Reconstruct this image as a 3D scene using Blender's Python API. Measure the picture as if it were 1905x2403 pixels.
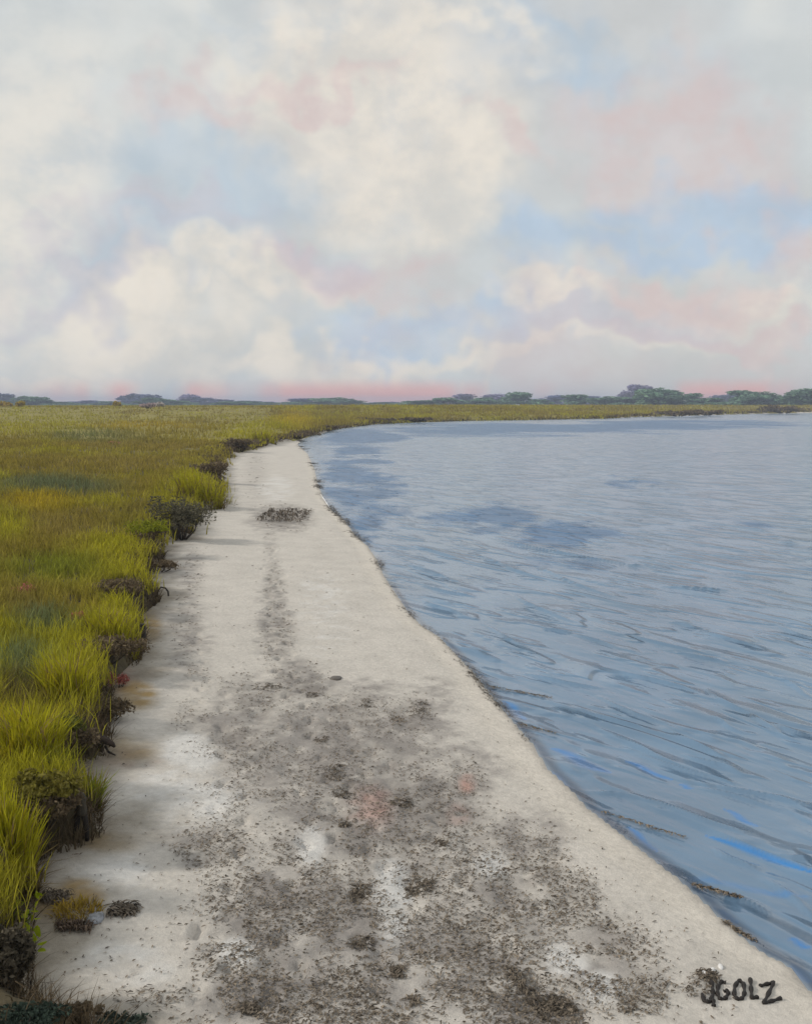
import bpy, math
import numpy as np
from mathutils import Vector

R = math.radians
sc = bpy.context.scene
for o in list(bpy.data.objects):
    bpy.data.objects.remove(o)

# ------------------------------------------------------------------ camera
CAM_Z = 4.0
FOV = R(50.0)
W0, H0 = 1905.0, 2403.0
F = (H0 / 2) / math.tan(FOV / 2)
HORIZON = 950.0
PITCH = math.atan((H0 / 2 - HORIZON) / F)
cam_d = bpy.data.cameras.new('camera')
cam = bpy.data.objects.new('camera', cam_d)
sc.collection.objects.link(cam)
cam.location = (0, 0, CAM_Z)
cam.rotation_euler = (math.pi / 2 - PITCH, 0, 0)
cam_d.sensor_fit = 'VERTICAL'
cam_d.angle = FOV
cam_d.clip_start = 0.1
cam_d.clip_end = 12000
sc.camera = cam

# ------------------------------------------------------------------ light
SUN_EL, SUN_AZ = R(33.0), R(-92.0)          # azimuth from +Y towards +X
SUN_STRENGTH = 2.2
SKY_STRENGTH = 0.1
sun_d = bpy.data.lights.new('sun', 'SUN')
sun_d.energy = SUN_STRENGTH
sun_d.angle = R(5.0)
sun_d.color = (1.0, 0.93, 0.83)
sun = bpy.data.objects.new('sun', sun_d)
sc.collection.objects.link(sun)
sdir = Vector((math.sin(SUN_AZ) * math.cos(SUN_EL), math.cos(SUN_AZ) * math.cos(SUN_EL), math.sin(SUN_EL)))
sun.rotation_euler = sdir.to_track_quat('Z', 'Y').to_euler()
sun.location = (-30, 20, 40)

sc.view_settings.view_transform = 'Standard'
sc.view_settings.look = 'None'
sc.view_settings.exposure = 0.0
sc.view_settings.gamma = 1.0
sc.view_settings.use_curve_mapping = False
sc.render.engine = 'CYCLES'
sc.cycles.use_denoising = True
sc.cycles.max_bounces = 6
sc.cycles.volume_bounces = 0


def lin(r, g, b):
    """sRGB 0-255 to linear"""
    return tuple(((c / 255) / 12.92 if c / 255 <= 0.04045 else ((c / 255 + 0.055) / 1.055) ** 2.4) for c in (r, g, b))


def ray(u, v):
    """direction of a point of the photograph, in the world"""
    xc, yc = (u - W0 / 2) / F, -(v - H0 / 2) / F
    cp, sp = math.cos(PITCH), math.sin(PITCH)
    return np.array([xc, cp + yc * sp, -sp + yc * cp])


# ------------------------------------------------------------------ world: pale broken cloud
world = bpy.data.worlds.new('World')
sc.world = world
world.use_nodes = True
nt = world.node_tree
nt.nodes.clear()


class NB:
    """small helper that strings shader nodes together"""
    def __init__(self, tree):
        self.t = tree

    def n(self, kind, **kw):
        nd = self.t.nodes.new(kind)
        for k, v in kw.items():
            setattr(nd, k, v)
        return nd

    def put(self, sock, val):
        if val is None:
            return
        if hasattr(val, 'is_output') or isinstance(val, bpy.types.NodeSocket):
            self.t.links.new(val, sock)
        else:
            sock.default_value = val

    def math(self, op, a, b=None, c=None, clamp=False):
        nd = self.n('ShaderNodeMath', operation=op, use_clamp=clamp)
        self.put(nd.inputs[0], a)
        self.put(nd.inputs[1], b)
        self.put(nd.inputs[2], c)
        return nd.outputs[0]

    def vec(self, op, a, b=None, scale=None):
        nd = self.n('ShaderNodeVectorMath', operation=op)
        self.put(nd.inputs[0], a)
        if b is not None:
            self.put(nd.inputs[1], b)
        if scale is not None:
            self.put(nd.inputs['Scale'], scale)
        return nd.outputs['Value'] if op in ('LENGTH', 'DOT_PRODUCT') else nd.outputs[0]

    def mix(self, fac, a, b, blend='MIX'):
        nd = self.n('ShaderNodeMix', data_type='RGBA', blend_type=blend)
        self.put(nd.inputs[0], fac)
        self.put(nd.inputs[6], a)
        self.put(nd.inputs[7], b)
        return nd.outputs[2]

    def ramp(self, val, lo, hi, a=0.0, b=1.0, smooth=True):
        nd = self.n('ShaderNodeMapRange', interpolation_type='SMOOTHSTEP' if smooth else 'LINEAR')
        self.put(nd.inputs[0], val)
        for i, x in enumerate((lo, hi, a, b)):
            nd.inputs[i + 1].default_value = x
        return nd.outputs[0]

    def noise(self, vec, scale, detail=4.0, rough=0.55, dist=0.0):
        nd = self.n('ShaderNodeTexNoise')
        self.put(nd.inputs['Vector'], vec)
        nd.inputs['Scale'].default_value = scale
        nd.inputs['Detail'].default_value = detail
        nd.inputs['Roughness'].default_value = rough
        nd.inputs['Distortion'].default_value = dist
        return nd.outputs['Fac'], nd.outputs['Color']


nb = NB(nt)
tc = nb.n('ShaderNodeTexCoord')
dirv = tc.outputs['Generated']
sep = nb.n('ShaderNodeSeparateXYZ')
nt.links.new(dirv, sep.inputs[0])
az = nb.math('ARCTAN2', sep.outputs[0], sep.outputs[1])
el = nb.math('ARCSINE', sep.outputs[2])
comb = nb.n('ShaderNodeCombineXYZ')
nt.links.new(az, comb.inputs[0])
nt.links.new(el, comb.inputs[1])
_, w1 = nb.noise(dirv, 5.5, 4, 0.62)
_, w2 = nb.noise(dirv, 22.0, 2, 0.6)
warp = nb.vec('SCALE', nb.vec('SUBTRACT', w1, (0.5, 0.5, 0.5)), scale=0.30)
warp2 = nb.vec('SCALE', nb.vec('SUBTRACT', w2, (0.5, 0.5, 0.5)), scale=0.07)
pos = nb.vec('ADD', nb.vec('ADD', comb.outputs[0], warp), warp2)
flat = nb.vec('MULTIPLY', pos, (1, 1, 0))


def blob(u, v, ru, rv, soft=0.25):
    d = ray(u, v)
    d = d / np.linalg.norm(d)
    a0, e0 = math.atan2(d[0], d[1]), math.asin(d[2])
    q = nb.vec('MULTIPLY', nb.vec('SUBTRACT', flat, (a0, e0, 0)), (F / ru, F / rv, 0))
    return nb.ramp(nb.vec('LENGTH', q), soft, 1.4, 1.0, 0.0)


def union(bl):
    m = bl[0]
    for b in bl[1:]:
        m = nb.math('MAXIMUM', m, b)
    return m


sky = nb.n('ShaderNodeTexSky', sky_type='NISHITA', sun_disc=False)
sky.sun_elevation = SUN_EL
sky.sun_rotation = SUN_AZ
sky.air_density = 1.0
sky.dust_density = 1.5
K = 1.04 / SKY_STRENGTH


def sk(r, g, b, k=1.0):
    c = lin(r, g, b)
    return (c[0] * K * k, c[1] * K * k, c[2] * K * k, 1)


n_big, _ = nb.noise(dirv, 2.6, 4, 0.55)
n_mid, _ = nb.noise(nb.vec('ADD', dirv, (3.1, 1.7, 0.4)), 5.0, 4, 0.6)
n_pk, _ = nb.noise(nb.vec('ADD', dirv, (9.3, 4.2, 7.7)), 4.2, 4, 0.6)
n_st, _ = nb.noise(nb.vec('MULTIPLY', dirv, (1, 1, 1.3)), 17.0, 4, 0.6)
# high veil over the clear sky
veil = nb.mix(0.12, sk(207, 208, 206), sky.outputs[0])
veil = nb.mix(nb.ramp(n_big, 0.42, 0.62), veil, sk(200, 208, 211))
# gaps where the blue comes through
faint = union([blob(300, 400, 230, 120), blob(560, 490, 190, 100), blob(420, 620, 330, 55), blob(1240, 70, 220, 70), blob(650, 60, 160, 50)])
col = nb.mix(nb.math('MULTIPLY', faint, 0.62), veil, sk(178, 196, 211))
gaps = union([blob(1650, 470, 200, 85), blob(1800, 410, 120, 80), blob(1330, 570, 190, 100), blob(900, 795, 190, 65), blob(1200, 775, 150, 60), blob(1560, 560, 200, 60)])
gaps = nb.math('MAXIMUM', gaps, nb.ramp(n_mid, 0.60, 0.78, 0, 0.7))
col = nb.mix(nb.math('MULTIPLY', gaps, 0.66), col, sk(171, 195, 219))
# cream cloud tops, piled up in the middle of the view and along the horizon
cream = union([blob(850, 300, 330, 210), blob(950, 440, 230, 150), blob(800, 110, 320, 110), blob(560, 670, 260, 70),
               blob(190, 760, 300, 110), blob(700, 870, 380, 60), blob(1350, 720, 190, 50), blob(1720, 760, 240, 80),
               blob(130, 850, 330, 70), blob(1050, 90, 190, 70), blob(1200, 880, 350, 40)])
cream = nb.math('MAXIMUM', cream, nb.ramp(n_big, 0.50, 0.66, 0, 0.8))
cream = nb.math('MULTIPLY', cream, nb.ramp(n_st, 0.32, 0.60, 0.55, 1.0))
col = nb.mix(nb.math('MULTIPLY', cream, 0.78), col, sk(234, 225, 211))
# pink and lilac undersides
pink = union([blob(1500, 200, 200, 110), blob(1620, 320, 170, 110), blob(690, 200, 190, 45), blob(460, 275, 130, 70),
              blob(1800, 560, 120, 100), blob(800, 660, 190, 75), blob(1640, 840, 320, 36), blob(1150, 335, 120, 42),
              blob(1850, 830, 90, 40), blob(1600, 720, 200, 55)])
pink = nb.math('MAXIMUM', pink, nb.ramp(n_pk, 0.55, 0.72, 0, 0.7))
pink = nb.math('MULTIPLY', pink, nb.ramp(n_st, 0.3, 0.62, 1.0, 0.55))
col = nb.mix(nb.math('MULTIPLY', pink, 0.62), col, sk(217, 194, 192))
lil = union([blob(150, 655, 170, 50), blob(700, 640, 150, 60), blob(1480, 800, 230, 60), blob(360, 560, 200, 50)])
col = nb.mix(nb.math('MULTIPLY', lil, 0.36), col, sk(190, 184, 198))
# rose glow along the horizon
rose = nb.math('MULTIPLY', nb.ramp(el, 0.008, 0.026, 1.0, 0.0), nb.ramp(nb.noise(nb.vec('MULTIPLY', dirv, (1, 1, 0.2)), 9.5, 3)[0], 0.44, 0.58))
col = nb.mix(nb.math('MULTIPLY', rose, 0.95), col, sk(240, 172, 160))
# fine unevenness of the cloud
col = nb.mix(1.0, col, nb.ramp(n_st, 0.25, 0.75, 0.95, 1.05), 'MULTIPLY')
bg = nb.n('ShaderNodeBackground')
nt.links.new(col, bg.inputs[0])
bg.inputs[1].default_value = SKY_STRENGTH
wo = nb.n('ShaderNodeOutputWorld')
nt.links.new(bg.outputs[0], wo.inputs[0])
world.cycles.sampling_method = 'MANUAL'
world.cycles.sample_map_resolution = 512

# ------------------------------------------------------------------ helpers
COL = sc.collection


def vnoise(x, y, seed=0):
    """smooth value noise, 0..1"""
    xi, yi = np.floor(x).astype(np.int64), np.floor(y).astype(np.int64)
    fx, fy = x - xi, y - yi
    fx, fy = fx * fx * (3 - 2 * fx), fy * fy * (3 - 2 * fy)

    def h(a, b):
        n = (a * 374761393 + b * 668265263 + seed * 1442695041) & 0x7fffffff
        n = ((n ^ (n >> 13)) * 1274126177) & 0x7fffffff
        n = n ^ (n >> 16)
        return (n & 0xffff) / 65535.0
    a, b, c, d = h(xi, yi), h(xi + 1, yi), h(xi, yi + 1), h(xi + 1, yi + 1)
    return (a * (1 - fx) + b * fx) * (1 - fy) + (c * (1 - fx) + d * fx) * fy


def fbm(x, y, seed=0, octs=4, gain=0.5):
    s, a, t = 0.0, 1.0, 0.0
    for k in range(octs):
        s = s + a * vnoise(x * 2 ** k + 17.3 * k, y * 2 ** k - 9.1 * k, seed + k)
        t += a
        a *= gain
    return s / t


def sstep(a, b, x):
    t = np.clip((x - a) / (b - a), 0, 1)
    return t * t * (3 - 2 * t)


def flat_at(u, v, z=0.0):
    d = ray(u, v)
    t = (z - CAM_Z) / d[2]
    return np.array([d[0] * t, d[1] * t])


def make_mesh(name, V, faces, col=None, smooth=False, extra=None):
    """faces: list of integer arrays, each (n, k)"""
    me = bpy.data.meshes.new(name)
    V = np.asarray(V, dtype=np.float32)
    me.vertices.add(len(V))
    me.vertices.foreach_set('co', V.ravel())
    faces = [np.asarray(f, dtype=np.int32) for f in faces if len(f)]
    idx = np.concatenate([f.ravel() for f in faces])
    cnt = np.concatenate([np.full(len(f), f.shape[1], dtype=np.int32) for f in faces])
    start = np.concatenate([[0], np.cumsum(cnt)[:-1]]).astype(np.int32)
    me.loops.add(len(idx))
    me.loops.foreach_set('vertex_index', idx)
    me.polygons.add(len(cnt))
    me.polygons.foreach_set('loop_start', start)
    me.polygons.foreach_set('use_smooth', np.full(len(cnt), smooth, dtype=bool))
    if col is not None:
        c = np.ones((len(V), 4), dtype=np.float32)
        c[:, :3] = col
        at = me.color_attributes.new('Col', 'FLOAT_COLOR', 'POINT')
        at.data.foreach_set('color', c.ravel())
    for k, arr in (extra or {}).items():
        at = me.attributes.new(k, 'FLOAT', 'POINT')
        at.data.foreach_set('value', np.asarray(arr, dtype=np.float32).ravel())
    me.update(calc_edges=True)
    return me


def link(name, me, mat=None, parent=None, loc=(0, 0, 0)):
    o = bpy.data.objects.new(name, me)
    COL.objects.link(o)
    if mat is not None and me is not None and not len(me.materials):
        me.materials.append(mat)
    o.parent = parent
    o.location = loc
    return o


def tag(o, label=None, cat=None, group=None, kind=None):
    if label:
        o['label'] = label
    if cat:
        o['category'] = cat
    if group:
        o['group'] = group
    if kind:
        o['kind'] = kind
    return o


def thing(name, label, cat, loc, group=None):
    return tag(link(name, None, loc=loc), label, cat, group)


class Acc:
    """collects geometry for one mesh"""
    def __init__(self):
        self.V, self.Q, self.T, self.C, self.n = [], [], [], [], 0

    def add(self, V, quads=None, tris=None, col=None):
        V = np.asarray(V, float).reshape(-1, 3)
        self.V.append(V)
        if quads is not None:
            self.Q.append(np.asarray(quads).reshape(-1, 4) + self.n)
        if tris is not None:
            self.T.append(np.asarray(tris).reshape(-1, 3) + self.n)
        c = np.zeros((len(V), 3))
        c[:] = col if col is not None else 0.5
        self.C.append(c)
        self.n += len(V)

    def mesh(self, name, smooth=False):
        f = []
        if self.Q:
            f.append(np.concatenate(self.Q))
        if self.T:
            f.append(np.concatenate(self.T))
        return make_mesh(name, np.concatenate(self.V), f, np.concatenate(self.C), smooth)


def blades(acc, rng, base, h, w, c0, c1, seg=3, lean=0.5, az=None):
    """grass blades: ribbons that taper and bend over"""
    N = len(base)
    az = rng.uniform(0, 2 * np.pi, N) if az is None else az
    ln = lean * rng.uniform(0.25, 1.3, N)
    dx, dy = np.cos(az), np.sin(az)
    tw = az + np.pi / 2 + rng.normal(0, 0.7, N)
    wx, wy = np.cos(tw), np.sin(tw)
    V = np.zeros((N, seg + 1, 2, 3))
    C = np.zeros((N, seg + 1, 2, 3))
    for k in range(seg + 1):
        t = k / seg
        r = h * ln * t ** 1.8
        z = h * (t - 0.35 * ln * t ** 2.6)
        ww = w * (1 - t) ** 0.7 * 0.5 + w * 0.03
        cx, cy = base[:, 0] + dx * r, base[:, 1] + dy * r
        for s, sg in ((0, -1), (1, 1)):
            V[:, k, s, 0] = cx + sg * wx * ww
            V[:, k, s, 1] = cy + sg * wy * ww
            V[:, k, s, 2] = base[:, 2] + z
            C[:, k, s, :] = c0 * (1 - t) + c1 * t
    b = (np.arange(N) * (seg + 1) * 2)[:, None, None]
    k = (np.arange(seg) * 2)[None, :, None]
    q = b + k + np.array([0, 1, 3, 2])[None, None, :]
    acc.add(V.reshape(-1, 3), quads=q.reshape(-1, 4), col=C.reshape(-1, 3))


def leaves(acc, rng, cen, size, col, up=0.35, aspect=0.55):
    """small leaf-shaped faces with a folded midrib"""
    N = len(cen)
    a = rng.normal(size=(N, 3))
    a[:, 2] += up
    a /= np.linalg.norm(a, axis=1)[:, None]
    b = rng.normal(size=(N, 3))
    b -= a * (a * b).sum(1)[:, None]
    b /= np.linalg.norm(b, axis=1)[:, None]
    nrm = np.cross(a, b)
    s = size[:, None]
    V = np.stack([cen - a * s * 0.5, cen + b * s * aspect * 0.5 + nrm * s * 0.08, cen + a * s * 0.55, cen - b * s * aspect * 0.5 + nrm * s * 0.08], 1)
    i = (np.arange(N) * 4)[:, None]
    acc.add(V.reshape(-1, 3), tris=np.concatenate([i + [0, 1, 2], i + [0, 2, 3]]), col=np.repeat(col, 4, 0))


def tube(acc, pts, rad, col, sides=6):
    pts = np.asarray(pts, float)
    n = len(pts)
    rad = np.broadcast_to(np.asarray(rad, float), (n,))
    tan = np.gradient(pts, axis=0)
    tan /= np.linalg.norm(tan, axis=1)[:, None] + 1e-9
    ref = np.where(np.abs(tan[:, 2:3]) > 0.9, np.array([[1.0, 0, 0]]), np.array([[0, 0, 1.0]]))
    a = np.cross(tan, ref)
    a /= np.linalg.norm(a, axis=1)[:, None]
    b = np.cross(tan, a)
    th = np.arange(sides) * 2 * np.pi / sides
    V = pts[:, None, :] + rad[:, None, None] * (np.cos(th)[None, :, None] * a[:, None, :] + np.sin(th)[None, :, None] * b[:, None, :])
    q = []
    for i in range(n - 1):
        for j in range(sides):
            k = (j + 1) % sides
            q.append([i * sides + j, i * sides + k, (i + 1) * sides + k, (i + 1) * sides + j])
    t = []
    for j in range(1, sides - 1):
        t.append([0, j + 1, j])
        o = (n - 1) * sides
        t.append([o, o + j, o + j + 1])
    acc.add(V.reshape(-1, 3), quads=q, tris=t, col=col)


# ------------------------------------------------------------------ materials
def material(name):
    m = bpy.data.materials.new(name)
    m.use_nodes = True
    m.node_tree.nodes.clear()
    b = NB(m.node_tree)
    out = b.n('ShaderNodeOutputMaterial')
    return m, b, out


def leaf_material(name, trans=0.3, rough=0.7, use_obj=False):
    m, b, out = material(name)
    if use_obj:
        c = b.n('ShaderNodeObjectInfo').outputs['Color']
        at = b.n('ShaderNodeVertexColor', layer_name='Col').outputs[0]
        c = b.mix(1.0, c, at, 'MULTIPLY')
    else:
        c = b.n('ShaderNodeVertexColor', layer_name='Col').outputs[0]
    geo = b.n('ShaderNodeNewGeometry')
    c = b.mix(1.0, c, b.ramp(b.noise(geo.outputs['Position'], 9.0, 3)[0], 0.3, 0.7, 0.8, 1.2), 'MULTIPLY')
    p = b.n('ShaderNodeBsdfPrincipled')
    b.put(p.inputs['Base Color'], c)
    p.inputs['Roughness'].default_value = rough
    p.inputs['Specular IOR Level'].default_value = 0.1
    if trans > 0:
        tr = b.n('ShaderNodeBsdfTranslucent')
        b.put(tr.inputs[0], c)
        mx = b.n('ShaderNodeMixShader')
        mx.inputs[0].default_value = trans
        m.node_tree.links.new(p.outputs[0], mx.inputs[1])
        m.node_tree.links.new(tr.outputs[0], mx.inputs[2])
        m.node_tree.links.new(mx.outputs[0], out.inputs[0])
    else:
        m.node_tree.links.new(p.outputs[0], out.inputs[0])
    return m


M_GRASS = leaf_material('grass_blades', 0.35)
M_LEAF = leaf_material('shrub_leaves', 0.25)
M_TREE = leaf_material('tree_leaves', 0.2, use_obj=True)
M_WEED = leaf_material('dry_seaweed', 0.0, 0.6)

# bark and grey driftwood
m, b, out = material('bark')
geo = b.n('ShaderNodeNewGeometry')
tcn = b.n('ShaderNodeTexCoord')
g, _ = b.noise(b.vec('MULTIPLY', tcn.outputs['Object'], (40, 40, 7)), 1.0, 5, 0.6)
c = b.mix(1.0, b.n('ShaderNodeVertexColor', layer_name='Col').outputs[0], b.ramp(g, 0.3, 0.7, 0.6, 1.4), 'MULTIPLY')
p = b.n('ShaderNodeBsdfPrincipled')
b.put(p.inputs['Base Color'], c)
p.inputs['Roughness'].default_value = 0.9
bp = b.n('ShaderNodeBump')
bp.inputs['Strength'].default_value = 0.6
bp.inputs['Distance'].default_value = 0.01
b.put(bp.inputs['Height'], g)
b.put(p.inputs['Normal'], bp.outputs[0])
m.node_tree.links.new(p.outputs[0], out.inputs[0])
M_BARK = m

# sand
m, b, out = material('sand')
geo = b.n('ShaderNodeNewGeometry')
P = geo.outputs['Position']
c = b.n('ShaderNodeVertexColor', layer_name='Col').outputs[0]
f1, _ = b.noise(P, 14.0, 6, 0.65)
f2, _ = b.noise(P, 160.0, 3, 0.6)
f3, _ = b.noise(P, 1.6, 5, 0.6)
c = b.mix(1.0, c, b.ramp(f1, 0.25, 0.75, 0.90, 1.10), 'MULTIPLY')
c = b.mix(1.0, c, b.ramp(f3, 0.3, 0.7, 0.94, 1.06), 'MULTIPLY')
c = b.mix(1.0, c, b.ramp(f2, 0.3, 0.7, 0.90, 1.08), 'MULTIPLY')
c = b.mix(b.ramp(f2, 0.70, 0.80, 0, 0.45), c, (0.12, 0.105, 0.09, 1))
p = b.n('ShaderNodeBsdfPrincipled')
b.put(p.inputs['Base Color'], c)
p.inputs['Roughness'].default_value = 0.95
p.inputs['Specular IOR Level'].default_value = 0.15
h = b.math('ADD', b.math('MULTIPLY', f1, 1.0), b.math('MULTIPLY', f2, 0.25))
bp = b.n('ShaderNodeBump')
bp.inputs['Strength'].default_value = 0.7
bp.inputs['Distance'].default_value = 0.03
b.put(bp.inputs['Height'], h)
b.put(p.inputs['Normal'], bp.outputs[0])
m.node_tree.links.new(p.outputs[0], out.inputs[0])
M_SAND = m

# peaty soil under the marsh
m, b, out = material('soil')
geo = b.n('ShaderNodeNewGeometry')
f1, _ = b.noise(geo.outputs['Position'], 3.0, 7, 0.65)
c = b.n('ShaderNodeVertexColor', layer_name='Col').outputs[0]
c = b.mix(1.0, c, b.ramp(f1, 0.25, 0.75, 0.6, 1.35), 'MULTIPLY')
p = b.n('ShaderNodeBsdfPrincipled')
b.put(p.inputs['Base Color'], c)
p.inputs['Roughness'].default_value = 1.0
bp = b.n('ShaderNodeBump')
bp.inputs['Strength'].default_value = 0.8
bp.inputs['Distance'].default_value = 0.1
b.put(bp.inputs['Height'], f1)
b.put(p.inputs['Normal'], bp.outputs[0])
m.node_tree.links.new(p.outputs[0], out.inputs[0])
M_SOIL = m

# bay water: real ripples in the mesh, finer ones as bump
m, b, out = material('bay_water')
geo = b.n('ShaderNodeNewGeometry')
P = geo.outputs['Position']
across = b.vec('DOT_PRODUCT', P, (math.cos(R(30)), math.sin(R(30)), 0))
along = b.vec('DOT_PRODUCT', P, (-math.sin(R(30)), math.cos(R(30)), 0))


def crest_coords(fa, fl):
    cx = b.n('ShaderNodeCombineXYZ')
    b.put(cx.inputs[0], b.math('MULTIPLY', across, fa))
    b.put(cx.inputs[1], b.math('MULTIPLY', along, fl))
    return cx.outputs[0]


rip = crest_coords(1.0, 0.28)
r1, _ = b.noise(rip, 2.2, 4, 0.55)
r2, _ = b.noise(rip, 9.0, 3, 0.5)
deep = b.n('ShaderNodeAttribute', attribute_name='deep').outputs['Fac']
gust = b.n('ShaderNodeAttribute', attribute_name='gust').outputs['Fac']
shal = b.n('ShaderNodeAttribute', attribute_name='shallow').outputs['Fac']
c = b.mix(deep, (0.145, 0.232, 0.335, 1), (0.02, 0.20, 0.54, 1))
c = b.mix(b.math('MULTIPLY', gust, 0.6), c, (0.07, 0.155, 0.31, 1))  # darker blue body colour carries the weaker sky reflection of wind-ruffled water
c = b.mix(shal, c, (0.34, 0.35, 0.34, 1))
c = b.mix(b.n('ShaderNodeAttribute', attribute_name='edge').outputs['Fac'], c, (0.045, 0.075, 0.13, 1))
c = b.mix(1.0, c, b.ramp(b.noise(P, 0.35, 5, 0.6)[0], 0.3, 0.7, 0.88, 1.12), 'MULTIPLY')
p = b.n('ShaderNodeBsdfPrincipled')
b.put(p.inputs['Base Color'], c)
b.put(p.inputs['Roughness'], b.math('ADD', 0.10, b.math('MULTIPLY', gust, 0.22)))
p.inputs['IOR'].default_value = 1.5
b.put(p.inputs['Specular IOR Level'], b.math('SUBTRACT', 0.5, b.math('MULTIPLY', gust, 0.42)))
# thin steep-fronted ripples: the height drops sharply along wandering lines
crest = crest_coords(0.85, 0.14)
lv, _ = b.noise(crest, 1.0, 2, 0.35)
saw = b.math('FRACT', b.math('MULTIPLY', lv, 8.0))
front = b.math('MULTIPLY', b.ramp(saw, 0.0, 0.80), b.ramp(saw, 0.86, 1.0, 1.0, 0.0))
msk = b.ramp(b.noise(b.vec('ADD', crest_coords(0.9, 0.35), (31, 7, 0)), 1.3, 3, 0.5)[0], 0.44, 0.58)
h = b.math('ADD', b.math('MULTIPLY', r1, 0.55), b.math('MULTIPLY', r2, 0.14))
h = b.math('ADD', h, b.math('MULTIPLY', b.math('MULTIPLY', front, msk), 1.25))
bp = b.n('ShaderNodeBump')
b.put(bp.inputs['Strength'], b.math('ADD', 0.42, b.math('MULTIPLY', gust, 0.3)))
bp.inputs['Distance'].default_value = 0.15
b.put(bp.inputs['Height'], h)
b.put(p.inputs['Normal'], bp.outputs[0])
m.node_tree.links.new(p.outputs[0], out.inputs[0])
M_WATER = m


def plain(name, col, rough=0.8, spec=0.3, var=0.25, scale=30.0):
    m, b, out = material(name)
    tcn = b.n('ShaderNodeTexCoord')
    f, _ = b.noise(tcn.outputs['Object'], scale, 5, 0.6)
    c = b.mix(1.0, (*col, 1), b.ramp(f, 0.3, 0.7, 1 - var, 1 + var), 'MULTIPLY')
    p = b.n('ShaderNodeBsdfPrincipled')
    b.put(p.inputs['Base Color'], c)
    p.inputs['Roughness'].default_value = rough
    p.inputs['Specular IOR Level'].default_value = spec
    bp = b.n('ShaderNodeBump')
    bp.inputs['Strength'].default_value = 0.4
    bp.inputs['Distance'].default_value = 0.01
    b.put(bp.inputs['Height'], f)
    b.put(p.inputs['Normal'], bp.outputs[0])
    m.node_tree.links.new(p.outputs[0], out.inputs[0])
    return m


M_STONE = plain('grey_stone', (0.24, 0.25, 0.27), 0.85, 0.3, 0.3, 25)
M_SHELL = plain('dark_shell', (0.10, 0.085, 0.07), 0.45, 0.5, 0.3, 60)
M_WHITE = plain('white_shell', (0.72, 0.71, 0.70), 0.45, 0.5, 0.12, 60)
M_FOAM = plain('foam', (0.80, 0.81, 0.82), 0.6, 0.3, 0.08, 40)
M_INK = plain('signature_black', (0.022, 0.018, 0.016), 0.6, 0.3, 0.3, 60)

# ------------------------------------------------------------------ the lie of the land
shore_px = [(1895, 2327), (1842, 2266), (1784, 2238), (1690, 2161), (1637, 2108), (1584, 2061), (1495, 1992), (1421, 1934), (1374, 1897),
            (1339, 1857), (1283, 1806), (1245, 1745), (1208, 1703), (1161, 1647), (1128, 1604), (1105, 1576), (1030, 1497), (986, 1468),
            (957, 1439), (928, 1395), (899, 1351), (884, 1316), (861, 1281), (831, 1255), (808, 1222), (779, 1199), (758, 1170), (744, 1132),
            (738, 1102), (722, 1064), (700, 1044), (706, 1032), (730, 1023), (765, 1012), (800, 1004), (880, 995), (960, 991), (1100, 987),
            (1250, 985), (1425, 982), (1500, 978.5), (1650, 974.5), (1780, 971), (1905, 969)]
SH = [flat_at(u, v) for u, v in shore_px]
SH = np.array([(14, -60), (9, -25), (6, -6), (4.3, 2.0), (3.5, 5.2)] + [tuple(p) for p in SH] + [(330, 590), (700, 640), (1500, 620), (3400, 500)])
WATER_POLY = np.concatenate([SH, [(3400, -60)]])

veg_px = [(250, 2440), (205, 2403), (110, 2375), (72, 2330), (62, 2280), (60, 2215), (58, 2150), (72, 2095), (80, 2060), (78, 2005), (190, 1962),
          (236, 1935), (218, 1890), (200, 1830), (165, 1775), (240, 1760), (258, 1710), (225, 1680), (255, 1640), (262, 1595), (318, 1545),
          (335, 1490), (322, 1440), (372, 1400), (352, 1370), (345, 1335), (380, 1318), (378, 1270), (438, 1258), (455, 1230),
          (462, 1195), (520, 1175), (522, 1130), (522, 1085), (560, 1060), (640, 1040), (668, 1033), (720, 1019), (790, 1002), (880, 992),
          (960, 988.5), (1100, 984.5), (1250, 982.5), (1425, 979.5), (1500, 976), (1650, 972.3), (1780, 969), (1905, 967)]
VE = [flat_at(u, v, 0.35) for u, v in veg_px]
VE = np.array([(-6.5, -60), (-4.5, -20), (-2.9, 0), (-2.35, 5.0)] + [tuple(p) for p in VE] + [(340, 600), (705, 652), (1500, 632), (3400, 512)])
VEG_POLY = np.concatenate([VE, [(3600, 3600), (-3600, 3600), (-3600, -60)]])


def inside(poly, x, y):
    res = np.zeros(x.shape, bool)
    n = len(poly)
    for i in range(n):
        x1, y1 = poly[i]
        x2, y2 = poly[(i + 1) % n]
        if y1 == y2:
            continue
        cnd = (y1 > y) != (y2 > y)
        xi = (x2 - x1) * (y - y1) / (y2 - y1) + x1
        res ^= cnd & (x < xi)
    return res


def dist(line, x, y):
    best = np.full(x.shape, 1e12)
    for i in range(len(line) - 1):
        ax, ay = line[i]
        bx, by = line[i + 1]
        dx, dy = bx - ax, by - ay
        t = np.clip(((x - ax) * dx + (y - ay) * dy) / (dx * dx + dy * dy + 1e-12), 0, 1)
        best = np.minimum(best, (x - ax - t * dx) ** 2 + (y - ay - t * dy) ** 2)
    return np.sqrt(best)


def shore_sd(x, y):       # positive on land
    x, y = np.asarray(x, float), np.asarray(y, float)
    return np.where(inside(WATER_POLY, x, y), -1, 1) * dist(SH, x, y)


def veg_sd(x, y):         # positive among the plants
    x, y = np.asarray(x, float), np.asarray(y, float)
    return np.where(inside(VEG_POLY, x, y), 1, -1) * dist(VE, x, y)


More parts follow.
